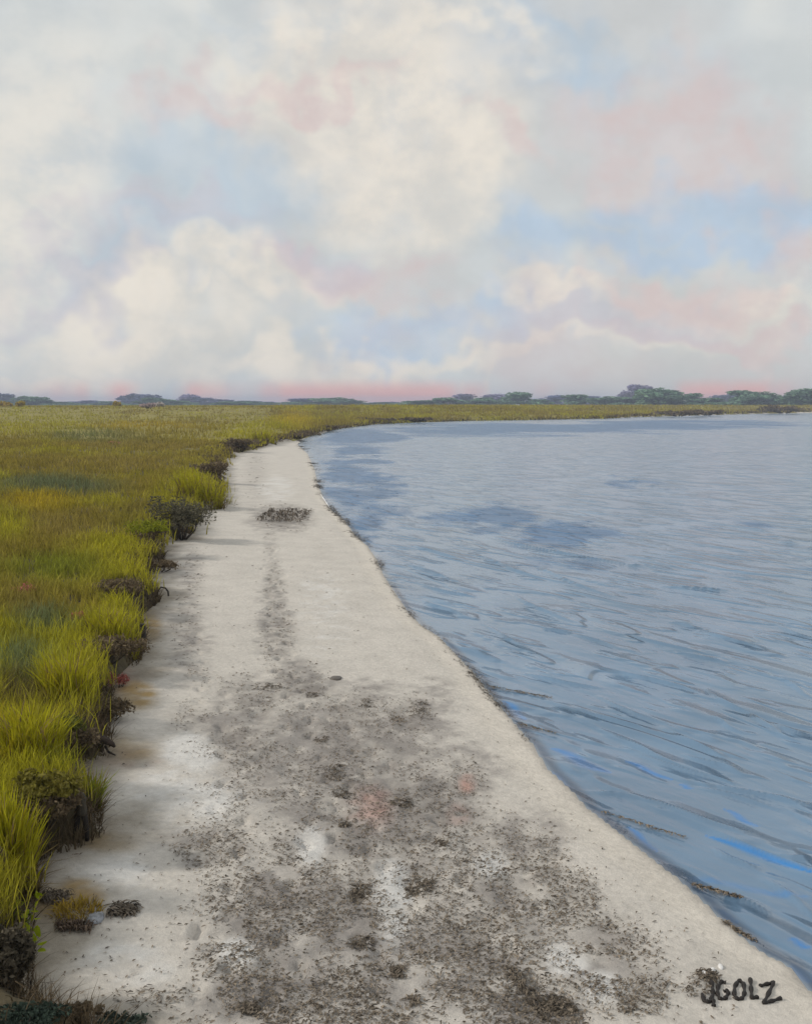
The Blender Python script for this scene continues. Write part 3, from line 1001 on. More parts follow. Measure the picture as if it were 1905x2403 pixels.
def shrub(u, v, hpx, wpx, leafcol, label, stems=7, n=700, leaf=0.05, name='shrub', cat='shrub', stemcol=(0.045, 0.034, 0.026), top=0.0, topcol=None, group=None):
    g = ground(u, v)
    d = math.hypot(g[0], g[1])
    hgt, rad = 0.85 * hpx * d / F, 0.60 * wpx * d / F
    n = int(n * 2.2)
    root = thing(name, label, cat, (g[0], g[1], g[2] - 0.02), group)
    lobes = []
    for k in range(stems):
        a = 2 * np.pi * k / stems + rng.uniform(-0.4, 0.4)
        r = rad * rng.uniform(0.25, 0.75)
        t_ = np.array([r * math.cos(a), r * math.sin(a), hgt * rng.uniform(0.5, 0.82)])
        b_ = np.array([0.25 * r * math.cos(a), 0.25 * r * math.sin(a), -0.03])
        mid = (b_ + t_) / 2 + np.array([0.15 * r * math.cos(a), 0.15 * r * math.sin(a), -0.08 * hgt]) + rng.normal(0, 0.05 * hgt, 3)
        acc = Acc()
        r0 = max(0.008, 0.02 * hgt, 0.0006 * d)
        tube(acc, [b_, mid, t_], [r0, r0 * 0.7, r0 * 0.3], stemcol, 5)
        for j in range(3):
            p0 = mid + (t_ - mid) * rng.uniform(0, 0.8)
            p1 = p0 + np.array([rng.normal(0, 0.25 * rad), rng.normal(0, 0.25 * rad), hgt * rng.uniform(0.08, 0.28)])
            tube(acc, [p0, (p0 + p1) / 2 + rng.normal(0, 0.02, 3), p1], [r0 * 0.45, r0 * 0.3, r0 * 0.15], stemcol, 4)
            lobes.append(p1)
        link('stem', acc.mesh('stem', True), M_BARK, root)
        lobes.append(t_)
    lobes = np.array(lobes)
    li = rng.integers(0, len(lobes), n)
    off = rng.normal(size=(n, 3))
    off /= np.linalg.norm(off, axis=1)[:, None]
    off *= (rng.random((n, 1)) ** 0.45) * np.array([[0.33 * rad, 0.33 * rad, 0.24 * hgt]])
    c_ = lobes[li] + off
    c_[:, 2] = np.clip(c_[:, 2], 0.02, hgt)
    cc = np.array(leafcol) * rng.uniform(0.55, 1.45, (n, 1))
    if topcol is not None:
        hi = (c_[:, 2] > top * hgt)
        cc[hi] = np.array(topcol) * rng.uniform(0.7, 1.3, (hi.sum(), 1))
    acc = Acc()
    sz = leaf * rng.uniform(0.6, 1.3, n) * max(1.0, d / 22)
    leaves(acc, rng, c_, sz, cc)
    link('crown', acc.mesh('crown'), M_LEAF, root)
    return root


SB, SB2 = (0.17, 0.13, 0.082), (0.13, 0.12, 0.08)  # dark brown leaves, partly painting in the shadowed undersides of the bank plants
grass_clump(34, 2062, 235, 95, LIME, 'tall bright lime grass clump at the left edge above tan debris', 1.5, 700, 0.3)
grass_clump(70, 1790, 175, 150, LIME, 'broad yellow green grass clump left of the twin black stakes', 1.3, 800)
grass_clump(160, 1640, 140, 130, LIME, 'bright green grass clump beside the red stained sand', 1.3, 700)
grass_clump(268, 1492, 85, 130, LIME, 'low yellow green grass clump left of the thick dark post', 1.2, 600)
grass_clump(215, 1900, 130, 50, GREEN, 'narrow olive grass clump leaning over sand right of the forked stump', 1.1, 260)
grass_clump(470, 1176, 85, 120, LIME, 'bright green grass clump jutting onto the middle of the beach edge', 1.0, 600)
grass_clump(618, 1036, 30, 60, LIME, 'small lime grass clump near where beach meets the bay', 1.0, 260)
grass_clump(20, 2140, 60, 70, GREEN, 'short green grass clump beside pale tan debris at the left edge', 1.2, 260)
shrub(105, 1930, 135, 150, SB, 'large dark brown twiggy shrub behind the forked stump', 10, 2400, 0.05, topcol=(0.17, 0.15, 0.03), top=0.72)
shrub(150, 1775, 110, 120, SB, 'dark shrub behind the twin black stakes', 8, 1500, 0.05, topcol=(0.12, 0.13, 0.03), top=0.75)
shrub(250, 1690, 60, 120, SB, 'low dark brown shrub next to the ochre sand patch', 7, 900, 0.045)
shrub(255, 1550, 75, 140, SB, 'dark brown shrub below the low yellow green grass', 8, 1200, 0.05)
shrub(285, 1398, 50, 120, SB, 'flat dark brown shrub pointing at a bent twig arch', 8, 900, 0.05)
shrub(372, 1340, 38, 80, SB, 'small dark shrub with shadow streak on the sand', 6, 500, 0.05)
shrub(428, 1262, 115, 115, SB2, 'big dark grey brown shrub standing at the beach edge', 9, 1500, 0.055)
shrub(350, 1275, 70, 90, SB, 'dark bush tucked behind the big dark beach edge shrub', 7, 700, 0.05, topcol=(0.24, 0.26, 0.02), top=0.5)
shrub(492, 1118, 42, 80, SB, 'dark brown bush above the jutting bright green clump', 7, 500, 0.05)
shrub(562, 1060, 38, 68, SB, 'round dark brown bush near the far end of the beach', 7, 500, 0.05)
shrub(14, 2310, 170, 110, (0.10, 0.085, 0.06), 'blackish shrub at the lower left edge of the beach', 9, 2200, 0.04)
shrub(175, 2400, 62, 68, SB, 'small round dark bush at the bottom edge of the sand', 9, 1500, 0.028)
shrub(50, 2425, 60, 170, (0.045, 0.065, 0.05), 'low teal green shrub in the bottom left corner', 9, 1500, 0.035)
shrub(270, 2425, 40, 120, (0.06, 0.075, 0.06), 'low grey green plant at the bottom edge beside round bush', 7, 800, 0.03)
shrub(700, 1028, 14, 70, SB, 'dark low bush on the bend where the beach ends', 6, 300, 0.05)
shrub(760, 1010, 16, 70, SB, 'dark low bush at water edge just past the beach end', 6, 300, 0.05)
grass_clump(180, 2140, 42, 130, (0.42, 0.29, 0.045), 'low ochre grass tuft spreading onto the sand by a grey stone', 0.8, 420, 0.8)
shrub(60, 1402, 40, 45, (0.45, 0.17, 0.14), 'small patch of salmon pink blossom in the olive grass', 6, 260, 0.035, 'flowering_plant', 'flower')
shrub(182, 1470, 44, 36, (0.50, 0.17, 0.13), 'coral red blossoms above the bright green clump', 6, 240, 0.032, 'flowering_plant', 'flower')
shrub(275, 1612, 42, 50, (0.36, 0.12, 0.10), 'dull red blossoms at the beach edge above ochre sand', 6, 300, 0.028, 'flowering_plant', 'flower')
shrub(265, 1043, 10, 28, (0.55, 0.26, 0.16), 'tiny orange pink blossoms in the distant teal grass', 5, 120, 0.03, 'flowering_plant', 'flower')

# the trailing plant with rounded leaves
g = ground(80, 2180)
root = thing('trailing_plant', 'bright green plant with rounded leaves trailing down onto sand', 'plant', tuple(g))
spine = [(30, 2150), (75, 2165), (62, 2200), (58, 2240), (62, 2275)]
SP = [ground(*p_) for p_ in spine]
acc = Acc()
tube(acc, [p_ - g + np.array([0, 0, 0.06]) for p_ in SP], [0.008, 0.008, 0.006, 0.005, 0.003], (0.12, 0.15, 0.02), 5)
link('stem', acc.mesh('stem', True), M_BARK, root)
leafmesh = None
for k in range(46):
    acc = Acc()
    t_ = rng.random() * (len(SP) - 1.001)
    i_ = int(t_)
    p0 = SP[i_] + (SP[i_ + 1] - SP[i_]) * (t_ - i_) - g
    c_ = p0 + np.array([rng.normal(0, 0.05), rng.normal(0, 0.05), 0.04 + rng.random() * 0.14])
    if leafmesh is None:
        ang = np.linspace(0, 2 * np.pi, 9)[:-1]
        rim = np.stack([0.5 * np.cos(ang) * 1.25, 0.5 * np.sin(ang) * 0.9, 0.12 * np.cos(ang) ** 2], 1)
        acc.add(np.concatenate([[[0, 0, 0]], rim]), tris=[[0, 1 + j, 1 + (j + 1) % 8] for j in range(8)], col=(0.30, 0.36, 0.015))
        leafmesh = acc.mesh('leaf', True)
        leafmesh.materials.append(M_LEAF)
    o = link('leaf', leafmesh, None, root, tuple(c_))
    o.scale = (0.055 * rng.uniform(0.7, 1.3),) * 3
    o.rotation_euler = (rng.normal(0, 0.6), rng.normal(0, 0.6) + 0.3, rng.uniform(0, 6.3))


# ------------------------------------------------------------------ old timber, roots and stones
WOOD = (0.030, 0.024, 0.019)


def post(u, v, hpx, wpx, label, name='post', tilt=0.0, col=WOOD):
    g = ground(u, v)
    d = math.hypot(g[0], g[1])
    h_, r_ = hpx * d / F, 0.5 * wpx * d / F
    acc = Acc()
    k_ = 6
    pts = [(tilt * h_ * t_ + rng.normal(0, 0.05 * r_), rng.normal(0, 0.05 * r_), -0.08 + (h_ + 0.08) * t_) for t_ in np.linspace(0, 1, k_)]
    tube(acc, pts, r_ * np.array([1.08, 1.02, 1.0, 0.96, 0.93, 0.78]) * rng.uniform(0.95, 1.05, k_), col, 9)
    return tag(link(name, acc.mesh(name, False), M_BARK, None, tuple(g)), label, 'post', None)


post(336, 1520, 56, 16, 'thick dark weathered post at the edge of the beach grass')
post(316, 1510, 22, 5, 'thin short dark stake left of the thick post', 'stake')
post(205, 1756, 44, 8, 'taller of two thin black stakes beside the root', 'stake')
post(173, 1740, 18, 6, 'shorter of two thin black stakes, set in dark brush', 'stake')
post(66, 2070, 75, 4, 'thin dark stake beside the tall lime grass', 'stake', 0.06)
post(69, 2345, 46, 5, 'thin black stake by the blackish lower left shrub', 'stake', 0.12)

# forked stump
g = ground(192, 1962)
d = math.hypot(g[0], g[1])
k = d / F
root = thing('forked_stump', 'dark forked tree stump with a knobbly head beside the sand', 'stump', tuple(g))
acc = Acc()
tube(acc, [(-0.2 * k, 0, 50 * k), (1 * k, 0.01, 62 * k), (1 * k, 0, 74 * k), (-2 * k, 0, 88 * k), (-4 * k, 0, 100 * k), (-6 * k, 0, 105 * k)],
     np.array([14, 13, 11, 16, 12, 5]) * k, (0.05, 0.042, 0.028), 10)
link('trunk', acc.mesh('trunk', True), M_BARK, root)
for sx in (-1, 1):
    acc = Acc()
    tube(acc, [(sx * 14 * k - (4 * k if sx < 0 else 0), -0.01, -10 * k), (sx * 12 * k, 0, 16 * k), (sx * 9 * k, 0, 40 * k), (sx * 4 * k, 0, 66 * k)], np.array([5, 6, 7.5, 7]) * k, (0.022, 0.018, 0.015), 8)
    link('leg', acc.mesh('leg', True), M_BARK, root)

# driftwood root by the stakes
g = ground(240, 1765)
k = math.hypot(g[0], g[1]) / F
root = thing('driftwood_root', 'arched dark driftwood root with a drooping snout beside two stakes', 'driftwood', tuple(g))
acc = Acc()
tube(acc, [(-28 * k, 0, -4 * k), (-18 * k, 0, 22 * k), (-2 * k, 0, 36 * k), (12 * k, 0, 26 * k), (26 * k, 0, 18 * k), (30 * k, 0, 12 * k)], np.array([9, 11, 10, 9, 6, 3]) * k, (0.05, 0.036, 0.027), 8)
link('arch', acc.mesh('arch', True), M_BARK, root)
acc = Acc()
tube(acc, [(-3 * k, 0, -5 * k), (-2 * k, 0, 10 * k), (0, 0, 26 * k)], np.array([5, 5, 7]) * k, WOOD, 7)
link('prop', acc.mesh('prop', True), M_BARK, root)
acc = Acc()
tube(acc, [(8 * k, 0, 14 * k), (18 * k, -0.05, 4 * k), (38 * k, -0.12, 1 * k)], np.array([3, 3, 1.5]) * k, WOOD, 6)
link('branch', acc.mesh('branch', True), M_BARK, root)

# bent twig at the end of the flat shrub
g = ground(383, 1398)
k = math.hypot(g[0], g[1]) / F
acc = Acc()
tube(acc, [(-16 * k, 0, -2 * k), (-13 * k, 0, 10 * k), (-4 * k, 0, 20 * k), (6 * k, 0, 18 * k), (12 * k, 0, 10 * k), (13 * k, 0, -2 * k)], np.array([2.2, 2, 2, 2, 2, 2]) * k, WOOD, 6)
tag(link('bent_twig', acc.mesh('bent_twig', True), M_BARK, None, tuple(g)), 'small bent twig arching over the sand at a shrub tip', 'twig')
# brown arched stems in the tall lime grass
g = ground(24, 2075)
k = math.hypot(g[0], g[1]) / F
acc = Acc()
tube(acc, [(-16 * k, -0.2, -4 * k), (-17 * k, -0.2, 40 * k), (-10 * k, -0.2, 92 * k), (2 * k, -0.2, 112 * k), (14 * k, -0.2, 94 * k), (17 * k, -0.2, 40 * k), (15 * k, -0.2, -4 * k)],
     np.array([5, 5, 6, 7, 6, 5, 5]) * k, (0.075, 0.055, 0.025), 8)
tag(link('arched_stem', acc.mesh('arched_stem', True), M_BARK, None, tuple(g)), 'brown woody stem arching in front of the tall lime grass', 'stem')


def rock(u, v, wpx, hpx, dpx, label, name, cat, mat, seed):
    g = ground(u, v)
    k = math.hypot(g[0], g[1]) / F
    r_ = np.random.default_rng(seed)
    nu, nv = 14, 9
    Vv = [(0, 0, hpx * k)]
    for i in range(1, nv):
        for j in range(nu):
            th_, ph = math.pi * 0.5 * i / (nv - 1) * 1.15, 2 * math.pi * j / nu
            rr = 1 + 0.22 * (vnoise(np.array([ph * 1.3 + 3]), np.array([th_ * 2.0]), seed)[0] - 0.5) + r_.normal(0, 0.02)
            Vv.append((0.5 * wpx * k * rr * math.sin(th_) * math.cos(ph), 0.5 * dpx * k * rr * math.sin(th_) * math.sin(ph), hpx * k * rr * math.cos(th_)))
    T_ = [[0, 1 + j, 1 + (j + 1) % nu] for j in range(nu)]
    Q_ = []
    for i in range(nv - 2):
        for j in range(nu):
            a, b2 = 1 + i * nu + j, 1 + i * nu + (j + 1) % nu
            Q_.append([a, a + nu, b2 + nu, b2])
    acc = Acc()
    acc.add(Vv, quads=Q_, tris=T_)
    return tag(link(name, acc.mesh(name, True), mat, None, tuple(g)), label, cat)


rock(222, 2158, 44, 12, 70, 'smooth blue grey stone between ochre tuft and dark weed', 'stone', 'stone', M_STONE, 3)
rock(788, 1592, 30, 5, 40, 'dark oval shell lying alone on smooth pale sand', 'shell', 'shell', M_SHELL, 5)
for n_, (u, v, w_) in enumerate([(1672, 2278, 16), (1690, 2270, 12), (1652, 2286, 12)]):
    o = rock(u, v, w_, 6, 26, ['largest white shell in the tuft above the black letters', 'white shell furthest towards the water above the black letters',
                              'white shell furthest from the water above the black letters'][n_], 'shell', 'shell', M_WHITE, 20 + n_)
    o['group'] = 'white shells above the letters'

# ------------------------------------------------------------------ seaweed on the beach
WEEDC = np.array([0.085, 0.070, 0.054])


def strands(acc, rng, cen, L, w, lift, az, col, curl=1.2, segs=4):
    """ribbons of weed that lie on the ground and curl up a little"""
    N = len(cen)
    k = rng.normal(0, curl, N)
    P_ = np.zeros((N, segs + 1, 2, 3))
    px_, py_ = cen[:, 0].copy(), cen[:, 1].copy()
    a = az.copy()
    pz = lift * rng.random(N)
    for s_ in range(segs + 1):
        t_ = s_ / segs
        zz = cen[:, 2] + 0.006 + pz * np.sin(np.pi * (0.15 + 0.85 * t_)) + 0.3 * lift * t_ * (rng.random(N))
        ww = 0.5 * w * (0.35 + np.sin(np.pi * min(1, t_ * 0.9 + 0.1)))
        for q_, sg in ((0, -1), (1, 1)):
            P_[:, s_, q_, 0] = px_ - sg * np.sin(a) * ww
            P_[:, s_, q_, 1] = py_ + sg * np.cos(a) * ww
            P_[:, s_, q_, 2] = zz + sg * ww * 0.5 * np.sin(a * 3)
        px_ = px_ + np.cos(a) * L / segs
        py_ = py_ + np.sin(a) * L / segs
        a = a + k / segs
    i_ = (np.arange(N) * (segs + 1) * 2)[:, None, None] + (np.arange(segs) * 2)[None, :, None] + np.array([0, 1, 3, 2])[None, None, :]
    acc.add(P_.reshape(-1, 3), quads=i_.reshape(-1, 4), col=np.repeat(col, (segs + 1) * 2, 0))


def weed_clump(u, v, wpx, hpx, n, label, ang=None, col=WEEDC, lift=0.018, size=1.0, u2=None, v2=None, name='seaweed_clump', on_water=False):
    gf = (lambda a, b_: np.array([*flat_at(a, b_), 0.012])) if on_water else ground
    g = gf(u, v)
    d = math.hypot(g[0], g[1])
    k = d / F
    g2 = gf(u2, v2) if u2 else g
    t_ = rng.random(n)[:, None]
    cen = g + (g2 - g) * t_
    taper = 0.5 * (1.1 - t_[:, 0]) if u2 and on_water else np.ones(n)
    cen[:, 0] += np.clip(rng.normal(0, 1, n), -1.35, 1.35) * 0.32 * wpx * k * taper
    cen[:, 1] += np.clip(rng.normal(0, 1, n), -1.35, 1.35) * 0.28 * hpx * d * d / (F * CAM_Z) * taper
    cen[:, 2] = 0.012 if on_water else beach_z(cen[:, 0], cen[:, 1])
    az_ = rng.uniform(0, 2 * np.pi, n) if ang is None else rng.normal(ang, 0.8, n)
    if u2:
        az_ = math.atan2(g2[1] - g[1], g2[0] - g[0]) + rng.normal(0, 0.3, n)
    acc = Acc()
    sc_ = size * max(1.0, d / 14)
    strands(acc, rng, cen - g, rng.uniform(0.02, 0.075, n) * sc_, rng.uniform(0.004, 0.011, n) * sc_, lift * sc_, az_, col * rng.uniform(0.7, 2.2, (n, 1)))
    return tag(link(name, acc.mesh(name), M_WEED, None, tuple(g)), label, 'seaweed', 'seaweed clumps along the water line' if on_water or u2 else 'seaweed clumps on the sand')


weed_clump(668, 1212, 110, 36, 520, 'largest dark seaweed tangle across the far beach trail', lift=0.05)
weed_clump(735, 1632, 26, 16, 60, 'dark seaweed knot left of the lone oval shell')
weed_clump(632, 1612, 60, 18, 90, 'seaweed string above the left tip of the trodden band')
weed_clump(862, 1650, 34, 26, 70, 'peaked seaweed tuft below the lone oval shell')
weed_clump(932, 1692, 40, 26, 80, 'olive seaweed tuft between two peaked tufts', col=WEEDC * 1.6)
weed_clump(988, 1668, 44, 50, 120, 'tall brown seaweed tuft nearest the bare sand slope')
weed_clump(755, 1738, 30, 20, 70, 'small dark seaweed tuft in the middle of the trodden band')
weed_clump(783, 1815, 44, 44, 130, 'dark forked seaweed clump in the centre of the beach')
weed_clump(800, 1865, 40, 30, 90, 'seaweed clump just below the dark forked clump')
weed_clump(808, 1936, 26, 18, 60, 'compact dark seaweed knot beneath the reddish sand')
weed_clump(940, 1885, 60, 22, 110, 'wide flat seaweed patch right of the reddish sand')
weed_clump(1035, 1980, 34, 20, 70, 'dark seaweed knot at the right end of its patch')
weed_clump(985, 2080, 60, 50, 150, 'leafy dark seaweed clump beside the pale bare strip')
weed_clump(845, 2095, 46, 46, 120, 'upright seaweed bunch left of the pale bare strip')
weed_clump(850, 2215, 50, 40, 120, 'seaweed bunch at the foot of the pale bare strip')
weed_clump(930, 2285, 34, 40, 110, 'solid dark seaweed bunch low in the centre of the beach', ang=1.4)
weed_clump(972, 2350, 34, 26, 60, 'small brownish seaweed bunch near the bottom edge', col=WEEDC * 1.7)
weed_clump(588, 2372, 40, 30, 110, 'slanting black seaweed bunch near the bottom edge', ang=1.0)
weed_clump(1190, 2270, 30, 30, 200, 'diagonal olive black seaweed streak in the lower right', u2=1280, v2=2390)['group'] = 'seaweed clumps on the sand'
weed_clump(1310, 2360, 70, 50, 200, 'dense dark seaweed heap at the end of the olive streak')
weed_clump(1660, 2292, 50, 26, 110, 'grey black seaweed smear just above the black letters')
weed_clump(130, 2110, 60, 34, 160, 'black leafy seaweed tangle on tan debris', lift=0.04, size=1.2)
weed_clump(285, 2135, 60, 34, 200, 'dark seaweed fan streaking away from the grey stone', ang=-0.7, size=1.6, lift=0.02)
weed_clump(175, 2180, 90, 22, 220, 'dark brown weed lump below the ochre tuft', col=np.array([0.07, 0.05, 0.036]), lift=0.05)
# along the water line
LN = 'wrack_line'
weed_clump(1138, 1612, 16, 12, 170, 'olive wrack tail drifting out from the sand slope', u2=1290, v2=1640, name=LN, on_water=True, col=WEEDC * 1.4)
weed_clump(1212, 1700, 16, 12, 150, 'olive wrack beside the first bright blue ripple', u2=1300, v2=1724, name=LN, on_water=True, col=WEEDC * 1.5)
weed_clump(1410, 1908, 10, 8, 150, 'olive wrack drifting off the corner of the damp sand', u2=1600, v2=1968, name=LN, on_water=True, col=WEEDC * 1.5)
weed_clump(1618, 2080, 18, 14, 240, 'thick olive wrack drifting out from the lower shore', u2=1735, v2=2110, name=LN, on_water=True, col=WEEDC * 1.5)
weed_clump(1690, 2160, 14, 14, 320, 'long olive brown wrack just above the black letters', u2=1850, v2=2252, name=LN, col=WEEDC * 1.4)

# the thin line of weed the last tide left, all along the water's edge
acc = Acc()
es = SH[(SH[:, 1] > 5.0) & (SH[:, 1] < 140) & (np.arange(len(SH)) < 40)]
sl = np.linalg.norm(np.diff(es, axis=0), axis=1)
wgt = sl / (0.5 * (es[:-1, 1] + es[1:, 1])) ** 0.9
wgt /= wgt.sum()
n_ = 7000
si = rng.choice(len(sl), n_, p=wgt)
fr = rng.random(n_)[:, None]
pt = es[si] * (1 - fr) + es[si + 1] * fr
dr = (es[si + 1] - es[si]) / sl[si][:, None]
nr = np.stack([-dr[:, 1], dr[:, 0]], 1)
dn_ = fbm(pt[:, 0] * 1.1, pt[:, 1] * 0.45, 150, 4, 0.6)
pt = pt + nr * (rng.normal(0.0, 1, n_) * (0.012 + 0.0022 * pt[:, 1]) + 0.15 * (fbm(pt[:, 0] * 2, pt[:, 1] * 0.8, 151) - 0.5))[:, None]
ok = rng.random(n_) < sstep(0.46, 0.66, dn_)
pt, dr = pt[ok], dr[ok]
n_ = len(pt)
sc_ = np.maximum(1, pt[:, 1] / 13)
strands(acc, rng, np.stack([pt[:, 0], pt[:, 1], np.maximum(beach_z(pt[:, 0], pt[:, 1]), 0.012)], 1), rng.uniform(0.03, 0.10, n_) * sc_, rng.uniform(0.003, 0.007, n_) * sc_, 0.008,
        np.arctan2(dr[:, 1], dr[:, 0]) + rng.normal(0, 0.35, n_), WEEDC * rng.uniform(0.4, 1.4, (n_, 1)), 0.6, 3)
tag(link('wrack', acc.mesh('wrack'), M_WEED), 'thin dark line of weed along the edge of the water', 'seaweed', kind='stuff')

# loose bits of weed, too many to count
acc = Acc()
n_try = 210000
vv = 1040 + (2420 - 1040) * rng.random(n_try) ** 0.8
uu = rng.uniform(150, 1750, n_try)
xc, yc = (uu - W0 / 2) / F, -(vv - H0 / 2) / F
cp, sp = math.cos(PITCH), math.sin(PITCH)
dz = -sp + yc * cp
t_ = (0.2 - CAM_Z) / dz
fx, fy = xc * t_, (cp + yc * sp) * t_
dens = eval_ell(CHURN, fx, fy) * np.clip(fbm(fx * 3.0, fy * 2.2, 130, 4, 0.6) * 3.6 - 1.15, 0, 1)
dens = np.maximum(np.minimum(dens, 0.36), 0.010)
ok = (rng.random(n_try) < dens * 1.0) & (shore_sd(fx, fy) > 0.25) & (veg_sd(fx, fy) < -0.05)
fx, fy = fx[ok], fy[ok]
n_ = len(fx)
cen = np.stack([fx, fy, beach_z(fx, fy)], 1)
sc_ = np.maximum(1, fy / 13)
strands(acc, rng, cen, rng.uniform(0.010, 0.045, n_) * sc_, rng.uniform(0.004, 0.012, n_) * sc_, 0.012, rng.uniform(0, 6.3, n_), WEEDC * rng.uniform(0.7, 3.0, (n_, 1)), 1.2, 2)
tag(link('seaweed_litter', acc.mesh('seaweed_litter'), M_WEED), 'fine dark seaweed litter flecked over the trodden sand', 'seaweed', kind='stuff')

# white foam at one place along the edge
for n_, (pa, pb, lb) in enumerate([((752, 1160), (775, 1195), 'thin white foam line at the far narrow shore')]):
    P_, Q_ = flat_at(*pa), flat_at(*pb)
    acc = Acc()
    ks = 24
    t_ = np.linspace(0, 1, ks)
    ctr = P_[None] + (Q_ - P_)[None] * t_[:, None]
    nrm = np.array([-(Q_ - P_)[1], (Q_ - P_)[0]])
    nrm /= np.linalg.norm(nrm)
    w_ = (0.003 + 0.0005 * P_[1]) * np.sin(np.pi * np.clip(t_, 0.03, 0.97)) * rng.uniform(0.5, 1.3, ks)
    rows = [ctr + nrm[None] * (w_ * f_)[:, None] for f_ in (-1, 0, 1)]
    Z = [0.028, 0.045, 0.028]
    acc.add(np.concatenate([np.concatenate([r_, np.full((ks, 1), z_)], 1) for r_, z_ in zip(rows, Z)]),
            quads=[[r_ * ks + i, r_ * ks + i + 1, (r_ + 1) * ks + i + 1, (r_ + 1) * ks + i] for r_ in (0, 1) for i in range(ks - 1)])
    tag(link('foam', acc.mesh('foam', True), M_FOAM), lb, 'foam')

# ------------------------------------------------------------------ the painter's signature, laid out as letters on the sand
LET = {'J': [[(1205, 425), (1212, 470), (1214, 505), (1198, 538), (1170, 535), (1160, 497)], [(1214, 522), (1218, 558)]],
       'G': [[(1278, 442), (1256, 436), (1240, 460), (1236, 495), (1248, 522), (1274, 522), (1290, 495), (1287, 482), (1268, 484)]],
       'O': [[(1342, 430), (1322, 460), (1320, 505), (1338, 526), (1360, 520), (1372, 490), (1366, 445), (1344, 430)]],
       'L': [[(1400, 424), (1404, 470), (1408, 520), (1436, 514)]],
       'Z': [[(1450, 458), (1484, 448), (1516, 440), (1490, 495), (1466, 545), (1505, 534), (1550, 520)]]}
gl = ground(1640, 2345)
root = thing('lettering', 'black hand-drawn signature letters lying on the sand in the lower right corner', 'lettering', tuple(gl))
for ch, strokes in LET.items():
    acc = Acc()
    for st in strokes:
        pts = np.array([ground(1100 + a / 2.123, 2100 + b_ / 2.123) for a, b_ in st])
        # resample and lay on the sand
        tt = np.linspace(0, len(pts) - 1, 5 * len(pts))
        i_ = np.minimum(tt.astype(int), len(pts) - 2)
        fr = (tt - i_)[:, None]
        pp = pts[i_] * (1 - fr) + pts[i_ + 1] * fr
        pp[:, 2] = beach_z(pp[:, 0], pp[:, 1])
        wv_ = 0.013 * (1 + 0.3 * np.sin(np.arange(len(pp)) * 1.1 + ord(ch)))
        tube(acc, pp - gl + np.array([0, 0, 0.006]), wv_, (0.022, 0.018, 0.016), 7)
    link('letter', acc.mesh('letter', True), M_INK, root)

# ------------------------------------------------------------------ far trees
PROTO = []
for k in range(6):
    r_ = np.random.default_rng(60 + k)
    acc = Acc()
    tube(acc, [(0, 0, -0.05), (0.02, 0.01, 0.2), (0.0, 0.02, 0.45), (0.03, 0.0, 0.7)], [0.035, 0.028, 0.022, 0.01], (0.06, 0.05, 0.04), 6)
    for j in range(4):
        a = r_.uniform(0, 6.3)
        tube(acc, [(0, 0, 0.25 + 0.08 * j), (0.14 * math.cos(a), 0.14 * math.sin(a), 0.42 + 0.08 * j), (0.28 * math.cos(a), 0.28 * math.sin(a), 0.5 + 0.09 * j)], [0.014, 0.01, 0.005], (0.06, 0.05, 0.04), 4)
    trunk = acc.mesh('trunk', True)
    trunk.materials.append(M_BARK)
    acc = Acc()
    nl = 15 + k
    lob = np.stack([r_.normal(0, 0.24, nl), r_.normal(0, 0.24, nl), r_.uniform(0.10, 0.82, nl)], 1)
    lob[:, :2] *= (1.25 - 1.15 * np.clip(lob[:, 2:3], 0, 1))
    n = 2000
    li = r_.integers(0, nl, n)
    off = r_.normal(size=(n, 3))
    off /= np.linalg.norm(off, axis=1)[:, None]
    off *= r_.random((n, 1)) ** 0.4 * 0.17
    c_ = lob[li] + off
    c_[:, 2] = np.clip(c_[:, 2], 0.06, 1.0)
    shade = r_.uniform(0.7, 1.3, nl)[li][:, None] * r_.uniform(0.75, 1.25, (n, 1))
    leaves(acc, r_, c_, 0.075 * r_.uniform(0.6, 1.4, n), np.ones((n, 3)) * shade, 0.3, 0.8)
    crown = acc.mesh('crown')
    crown.materials.append(M_TREE)
    PROTO.append((trunk, crown))

GR, BL_HAZE, LV_HAZE = (0.18, 0.30, 0.19, 1), (0.16, 0.19, 0.34, 1), (0.31, 0.28, 0.45, 1)  # blue and lavender foliage has the distance haze tinted into its colour
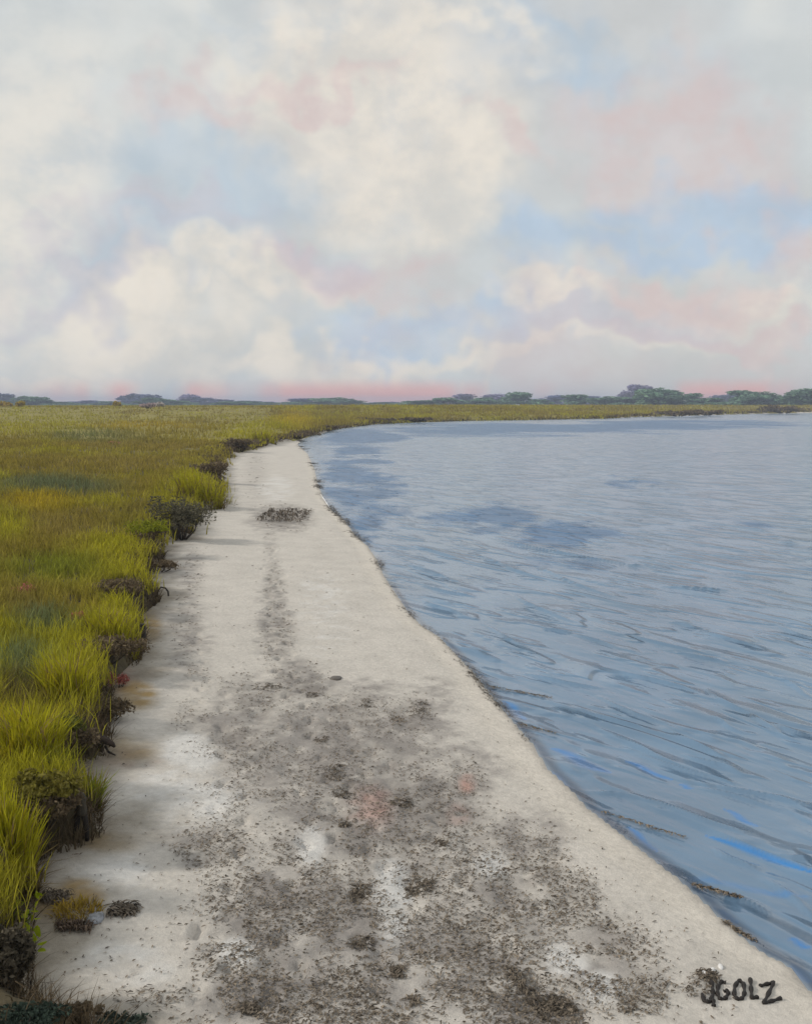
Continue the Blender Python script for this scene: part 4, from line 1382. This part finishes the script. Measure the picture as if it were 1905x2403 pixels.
# place along the horizon, top of the crown, width in the photograph, distance, colour, words for the label
TREES = [(4, 925, 46, 1150, BL_HAZE, 'blue tree cut by the left edge, above yellow grass'), (70, 931, 42, 950, GR, 'green tree second from the left edge'),
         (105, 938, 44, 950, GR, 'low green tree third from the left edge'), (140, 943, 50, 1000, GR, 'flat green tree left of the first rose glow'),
         (195, 942, 60, 1150, BL_HAZE, 'flat blue tree under the first rose glow'), (240, 947, 60, 1150, BL_HAZE, 'lowest blue tree under the first rose glow'),
         (300, 935, 40, 1150, BL_HAZE, 'small blue tree on the shoulder of the twin blue crowns'), (328, 926, 46, 1150, BL_HAZE, 'taller of the twin blue crowns left of centre marsh'),
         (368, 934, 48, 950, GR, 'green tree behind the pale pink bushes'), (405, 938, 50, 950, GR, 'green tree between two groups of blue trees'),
         (448, 926, 34, 1150, LV_HAZE, 'pointed lavender tree above the tan marsh'), (476, 933, 44, 1150, BL_HAZE, 'blue tree right of the pointed lavender tree'),
         (515, 938, 46, 1150, BL_HAZE, 'low blue tree above the dark round bush'), (560, 942, 60, 950, GR, 'low green tree above the far beach end'),
         (605, 943, 54, 1000, GR, 'flat green tree left of the second rose glow'), (628, 943, 36, 1150, BL_HAZE, 'small blue tree in the second rose glow'),
         (660, 949, 40, 1000, GR, 'lowest green tree in the dip of the treeline'), (703, 935, 40, 1150, BL_HAZE, 'rounded blue tree just right of the treeline dip'),
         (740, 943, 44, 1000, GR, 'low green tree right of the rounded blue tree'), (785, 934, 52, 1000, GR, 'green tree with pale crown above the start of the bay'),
         (825, 940, 50, 1000, GR, 'sloping green tree above the start of the bay'), (872, 946, 50, 1150, LV_HAZE, 'flat lavender tree over the narrow end of the bay'),
         (915, 943, 54, 1150, BL_HAZE, 'flat dark blue tree over the narrow end of the bay'), (950, 944, 46, 1150, BL_HAZE, 'lowest blue tree left of the long rose glow'),
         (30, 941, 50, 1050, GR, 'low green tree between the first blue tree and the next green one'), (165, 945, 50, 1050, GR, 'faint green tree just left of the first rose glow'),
         (222, 940, 46, 1150, BL_HAZE, 'blue hump in the middle of the first rose glow trees'), (268, 942, 50, 1050, GR, 'green tree beneath the right end of first rose glow'),
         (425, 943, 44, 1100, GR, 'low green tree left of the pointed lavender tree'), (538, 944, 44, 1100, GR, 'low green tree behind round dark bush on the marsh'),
         (582, 941, 44, 1150, BL_HAZE, 'faint blue tree left of the second rose glow'), (684, 943, 40, 1050, GR, 'green tree at left foot of the rounded blue tree'),
         (765, 938, 40, 1150, BL_HAZE, 'blue tree behind the pale crowned green tree'), (850, 944, 44, 1050, GR, 'green tree between sloping green and flat lavender trees'),
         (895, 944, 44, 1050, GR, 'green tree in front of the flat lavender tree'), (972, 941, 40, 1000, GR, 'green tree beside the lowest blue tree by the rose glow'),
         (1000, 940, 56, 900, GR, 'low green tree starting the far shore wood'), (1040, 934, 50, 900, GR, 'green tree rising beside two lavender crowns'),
         (1085, 926, 46, 1150, LV_HAZE, 'first lavender crown under the long rose glow'), (1125, 934, 48, 900, GR, 'green tree between the lavender crowns'),
         (1168, 926, 48, 1150, LV_HAZE, 'second lavender crown under the long rose glow'), (1220, 921, 44, 900, GR, 'tallest green tree under the long rose glow'),
         (1260, 938, 44, 900, GR, 'low green tree right of the tallest under the rose glow'), (1300, 929, 52, 1150, BL_HAZE, 'broad blue tree mid way along the far shore'),
         (1345, 927, 44, 900, GR, 'round green tree right of the broad blue tree'), (1385, 931, 50, 1200, BL_HAZE, 'blue green tree left of the olive thicket'),
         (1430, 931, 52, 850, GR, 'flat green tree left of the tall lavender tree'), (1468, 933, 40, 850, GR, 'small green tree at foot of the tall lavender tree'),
         (1496, 907, 44, 1150, LV_HAZE, 'tallest lavender tree at the end of the long rose glow'), (1530, 914, 48, 800, GR, 'tall green tree right of the tallest lavender tree'),
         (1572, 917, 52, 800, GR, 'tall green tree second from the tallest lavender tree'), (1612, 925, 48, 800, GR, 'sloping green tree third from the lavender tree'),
         (1655, 934, 50, 800, GR, 'low green tree in the dip on the right'), (1692, 927, 44, 1300, BL_HAZE, 'blue grey tree left of the domed green pair'),
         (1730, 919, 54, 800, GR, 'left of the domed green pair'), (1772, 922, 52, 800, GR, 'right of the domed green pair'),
         (1812, 931, 46, 800, GR, 'low green tree after the domed pair'), (1842, 927, 40, 1200, BL_HAZE, 'blue grey tree before the last green trees'),
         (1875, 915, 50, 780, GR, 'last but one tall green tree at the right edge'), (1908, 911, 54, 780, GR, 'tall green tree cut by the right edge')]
rt = np.random.default_rng(77)
for n_, (u, tv, wpx, dd, colr, words) in enumerate(TREES):
    xw = (u - W0 / 2) / F * dd
    zb = float(beach_z(np.array([xw]), np.array([float(dd)]))[0])
    hh = CAM_Z + (HORIZON - tv) * dd / F - zb
    hh *= 1.14
    trunk, crown = PROTO[n_ % 6]
    lab = words if 'tree' in words or 'crown' in words else words + ' of trees on the far shore'
    root = thing('tree', lab, 'tree', (xw, dd, zb - 0.2), 'trees along the horizon')
    s_xy = wpx * dd / F * 2.7
    rz = rt.uniform(0, 6.3)
    for nm, me in (('trunk', trunk), ('crown', crown)):
        o = link(nm, me, None, root)
        o.scale = (s_xy, s_xy, hh)
        o.rotation_euler = (0, 0, rz)
        v_ = rt.uniform(0.85, 1.15)
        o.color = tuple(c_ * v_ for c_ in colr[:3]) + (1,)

# scrub along the far bank
FARB = [(980, 990, 12, 60, SB, 'dark brown bush low on the far bank nearest the beach end'), (1060, 986, 12, 50, SB, 'dark bush second along the far bank from the beach end'),
        (1215, 983, 15, 70, SB, 'brown bush on the far bank under the tallest rose glow tree'), (1330, 982, 12, 60, SB, 'dark bush on the far bank below the broad blue tree'),
        (1405, 980, 13, 60, SB, 'dark bush on the far bank before the orange sand'), (1590, 976, 15, 90, SB, 'long dark bush on the far bank below tall green trees'),
        (1660, 974, 13, 60, SB, 'dark bush on the far bank left of the orange cut'), (1840, 969, 20, 110, SB, 'largest dark brown bush at right end of the far bank'),
        (1500, 976, 12, 50, (0.30, 0.22, 0.03), 'golden bush on the far bank below the lavender tree'), (880, 990, 12, 80, SB, 'dark scrub at narrow end of the bay'),
        (350, 958, 12, 26, (0.52, 0.42, 0.42), 'pale pink white bush left of two on the marsh horizon'), (372, 957, 14, 22, (0.60, 0.55, 0.52), 'whitest pale bush on the marsh horizon'),
        (15, 962, 22, 40, (0.38, 0.27, 0.03), 'orange yellow bush at the left end of the horizon'), (48, 962, 26, 20, YEL * 0.8, 'upright yellow bush second from left on the horizon'),
        (275, 960, 22, 16, YEL * 0.8, 'upright yellow bush under the first rose glow')]
for (u, v, hp, wp, cc, lb) in FARB:
    shrub(u, v, hp, wp, cc, lb, 4, 260, 0.055, 'bush', 'bush', group='bushes far off along the bank and horizon')

# ------------------------------------------------------------------ the air
m, b, out = material('haze_air')
pv = b.n('ShaderNodeVolumePrincipled')
pv.inputs['Color'].default_value = (0.68, 0.78, 1.0, 1)
pv.inputs['Density'].default_value = 0.00042
pv.inputs['Anisotropy'].default_value = 0.0
m.node_tree.links.new(pv.outputs[0], out.inputs['Volume'])
acc = Acc()
a_, b_, c_ = 3650.0, 3650.0, 27.0
bx = np.array([(x_, y_, z_) for x_ in (-a_, a_) for y_ in (-b_, b_) for z_ in (-3.0, c_)])
acc.add(bx, quads=[[0, 1, 3, 2], [4, 6, 7, 5], [0, 4, 5, 1], [2, 3, 7, 6], [0, 2, 6, 4], [1, 5, 7, 3]])
o = link('haze', acc.mesh('haze'), m)
tag(o, 'thin pale sea haze over the marsh and bay', 'haze', kind='stuff')
